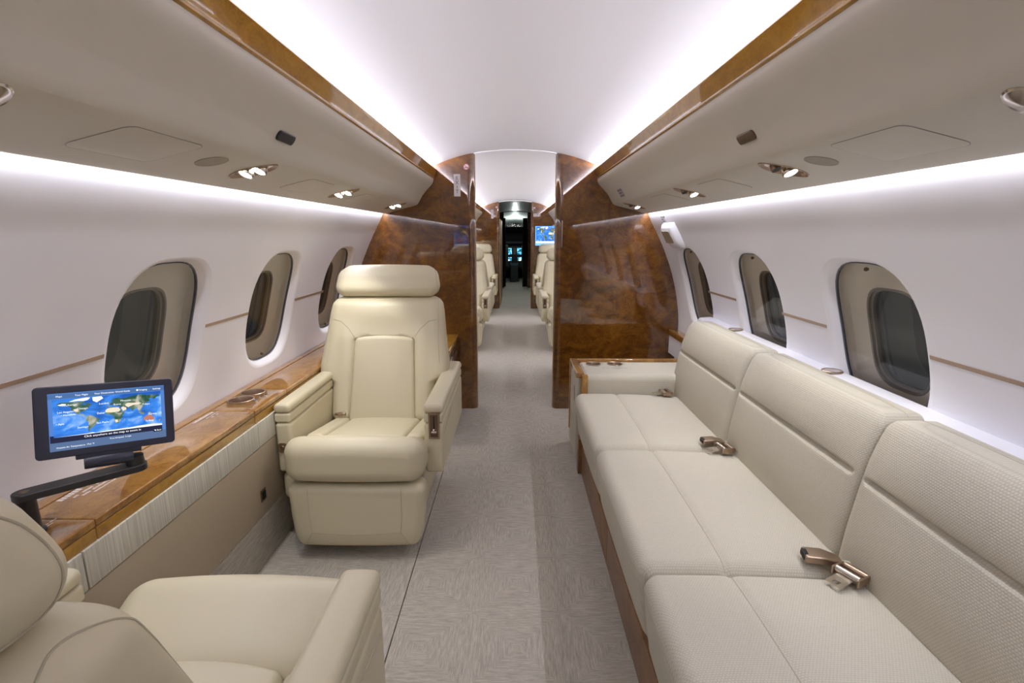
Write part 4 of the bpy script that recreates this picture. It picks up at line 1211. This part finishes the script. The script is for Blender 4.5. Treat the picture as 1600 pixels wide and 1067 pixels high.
# ------------------------------------------------------------------ galley passage and cockpit
for side, nm in ((-1, 'left'), (1, 'right')):
    w = empty('wall_galley_'+nm, kind='structure')
    MB().box(min(side*.42, side*.50), max(side*.42, side*.50), YF2+.01, YC, 0, 2.0).build('galley_panel', M['bulk'], w)
cg = [(-x, z) for x, z in cpts[::-1]]+cpts[1:]
V, F = extrude([(x, z-.01) for x, z in cg], [YF2, YC])
gc = obj('ceiling_galley', V, [f[::-1] for f in F], M['galleyceil'], None, 60, kind='structure')
for i, y in enumerate((9.75, 10.6, 11.7)):
    r = empty('downlight', (0, y, 1.89), label='round galley ceiling downlight beyond the far partition, %s of three' % ('nearest', 'middle', 'farthest')[i], cat='light', group='galley downlights')
    MB().lathe([(.05, 0), (.05, -.006), (.036, -.006), (.036, 0)], (0, 0, 0), 20).build('rim', M['steel'], r)
    V, F = lathe([(.036, -.004), (0, -.004)], 20); obj('lens', V, [f[::-1] for f in F], emis('downlight_glow_%d' % i, (.85, .97, 1), 7), r, 0)
    l = bpy.data.lights.new('downlight_lamp', 'SPOT'); l.energy = 11; l.color = (.86, .97, 1); l.spot_size = math.radians(120); l.spot_blend = .6; l.shadow_soft_size = .03
    lo = bpy.data.objects.new('downlight_lamp', l); COL.objects.link(lo); lo.parent = r; lo.location = (0, 0, -.02)
d = empty('sliding_door', (-.29, 10.4, 0), label='tan sliding door panel standing open on the left of the far passage', cat='door')
MB().box(-.014, .014, -.75, .75, .01, 1.60, .003).build('door_leaf', M['doortan'], d)
MB().box(-.016, .018, -.765, -.75, .01, 1.60, .002).build('door_edge', M['edge'], d)
# cockpit partition, curtain
cp = empty('wall_cockpit', kind='structure')
MB().box(-.55, -.285, YC, YC+.05, 0, 2.0).build('jamb_panel', M['curtain'], cp)
MB().box(.30, .55, YC, YC+.05, 0, 2.0).build('jamb_panel', M['bulk'], cp)
cu = empty('curtain', (.245, YC-.05, 0), label='dark gathered curtain at the right of the cockpit doorway', cat='curtain')
V, F = extrude([(0, 0)]*1+[(1, 0)], [0, 1])
P = []
for i in range(40): P.append((-.06+.12*i/39, .022*math.sin(i*.95)))
V = []; F = []
for zi, z in enumerate(np.linspace(.03, 1.72, 8)):
    pinch = 1-.35*math.exp(-((z-1.60)/.12)**2)
    V += [(x*pinch, y, z) for x, y in P]
for i in range(7):
    for j in range(39): F.append((i*40+j, i*40+j+1, (i+1)*40+j+1, (i+1)*40+j))
o = obj('cloth', V, F, M['curtain'], cu, 60); o.modifiers.new('thick', 'SOLIDIFY').thickness = .006
cu2 = empty('curtain', (-.275, YC-.05, 0), label='dark gathered curtain at the left of the cockpit doorway', cat='curtain')
c2 = o.copy(); COL.objects.link(c2); c2.parent = cu2; c2.scale = (.6, 1, 1)
# cockpit
ck = empty('wall_cockpit_shell', kind='structure')
MB().box(-.95, -.90, YC+.05, 16, -.01, 1.9).box(.90, .95, YC+.05, 16, -.01, 1.9).build('side_lining', M['cockpit'], ck)
V, F = extrude([(-.95, 1.50), (-.6, 1.76), (-.3, 1.86), (0, 1.89), (.3, 1.86), (.6, 1.76), (.95, 1.50)], [YC+.05, 13.7, 14.55])
V = [(x, y, z-.26*max(0, (y-YC)/1.55)) for x, y, z in V]; obj('ceiling_lining', V, [f[::-1] for f in F], M['cockceil'], ck, 60)
V, F = extrude([(-.95, 1.2), (-.4, 1.55), (0, 1.60), (.4, 1.55), (.95, 1.2)], [14.6, 14.65]); 
MB().box(-.95, .95, 15.9, 15.95, 0, 1.8).build('windscreen', M['dark'], ck)
op = empty('overhead_switch_panel', (0, 14.9, 1.52), label='dark overhead switch panel in the cockpit ceiling', cat='switch panel')
MB().box(-.45, .45, -.3, .3, 0, .10, .02).build('panel', M['cockpit'], op)
sp = MB()
for i in range(60): x, z = rnd.uniform(-.40, .40), rnd.uniform(.01, .09); sp.box(x-.006, x+.006, -.304, -.30, z-.004, z+.004)
sp.build('switches', M['steel'], op, 0, kind='stuff')
ip = empty('instrument_panel', (0, 15.45, 0), label='dark cockpit instrument panel with glowing displays at the far end', cat='instrument panel')
MB().box(-.85, .85, 0, .3, .35, 1.05, .03).build('panel', M['cockpit'], ip)
MB().box(-.85, .85, -.18, .3, 1.05, 1.13, .03).build('glareshield', M['cockpit'], ip)
scm = emis('cockpit_screen', (.05, .4, .5), 1.6, noise_emis([(.01, .05, .08), (.04, .35, .55), (.55, .9, .95)], 9, (.40, .52, .66)))
for x0, x1, z0, z1 in ((-.25, -.10, .74, .93), (.055, .20, .74, .93), (-.265, -.11, .555, .66), (.07, .20, .555, .66)):
    f = MB().box(x0-.01, x1+.01, -.010, .002, z0-.01, z1+.01, .004).build('display', M['black'], ip)
    V, F = quad(x0, x1, z0, z1, -.0105); obj('display_face', V, F, scm, f, 0)
MB().box(-.055, .020, -.012, 0, .74, .93, .004).build('standby_gauge', M['frame_grey'], ip)
for x in (-.20, .14):
    V, F = lathe([(.035, 0), (0, 0)], 16); V = [(a+x, -.012, b*.6+.575) for a, b, c_ in V]; obj('lit_key', V, F, emis('key_glow', (.8, .95, 1), 2), ip, 0)
MB().box(-.14, .09, -.95, -.02, .0, .50, .03).build('pedestal', M['cockpit'], ip)
for x, nm in ((-.42, 'left'), (.40, 'right')):
    r = empty('pilot_seat', (x, 14.45, 0), label='dark pilot seat on the %s of the cockpit' % nm, cat='seat', group='pilot seats')
    pad('seat', (.46, .46, .12), .04, (0, 0, .42), M['curtain'], r); pad('backrest', (.46, .12, .62), .05, (0, -.22, .74), M['curtain'], r)
    pad('headrest', (.26, .09, .16), .04, (0, -.22, 1.14), M['curtain'], r); MB().box(-.15, .15, -.18, .18, 0, .36, .02).build('pedestal', M['cockpit'], r)
l = bpy.data.lights.new('cockpit_dome', 'POINT'); l.energy = 8; l.color = (.9, 1, .95); l.shadow_soft_size = .05
lo = bpy.data.objects.new('cockpit_dome', l); COL.objects.link(lo); lo.location = (0, 13.7, 1.66)
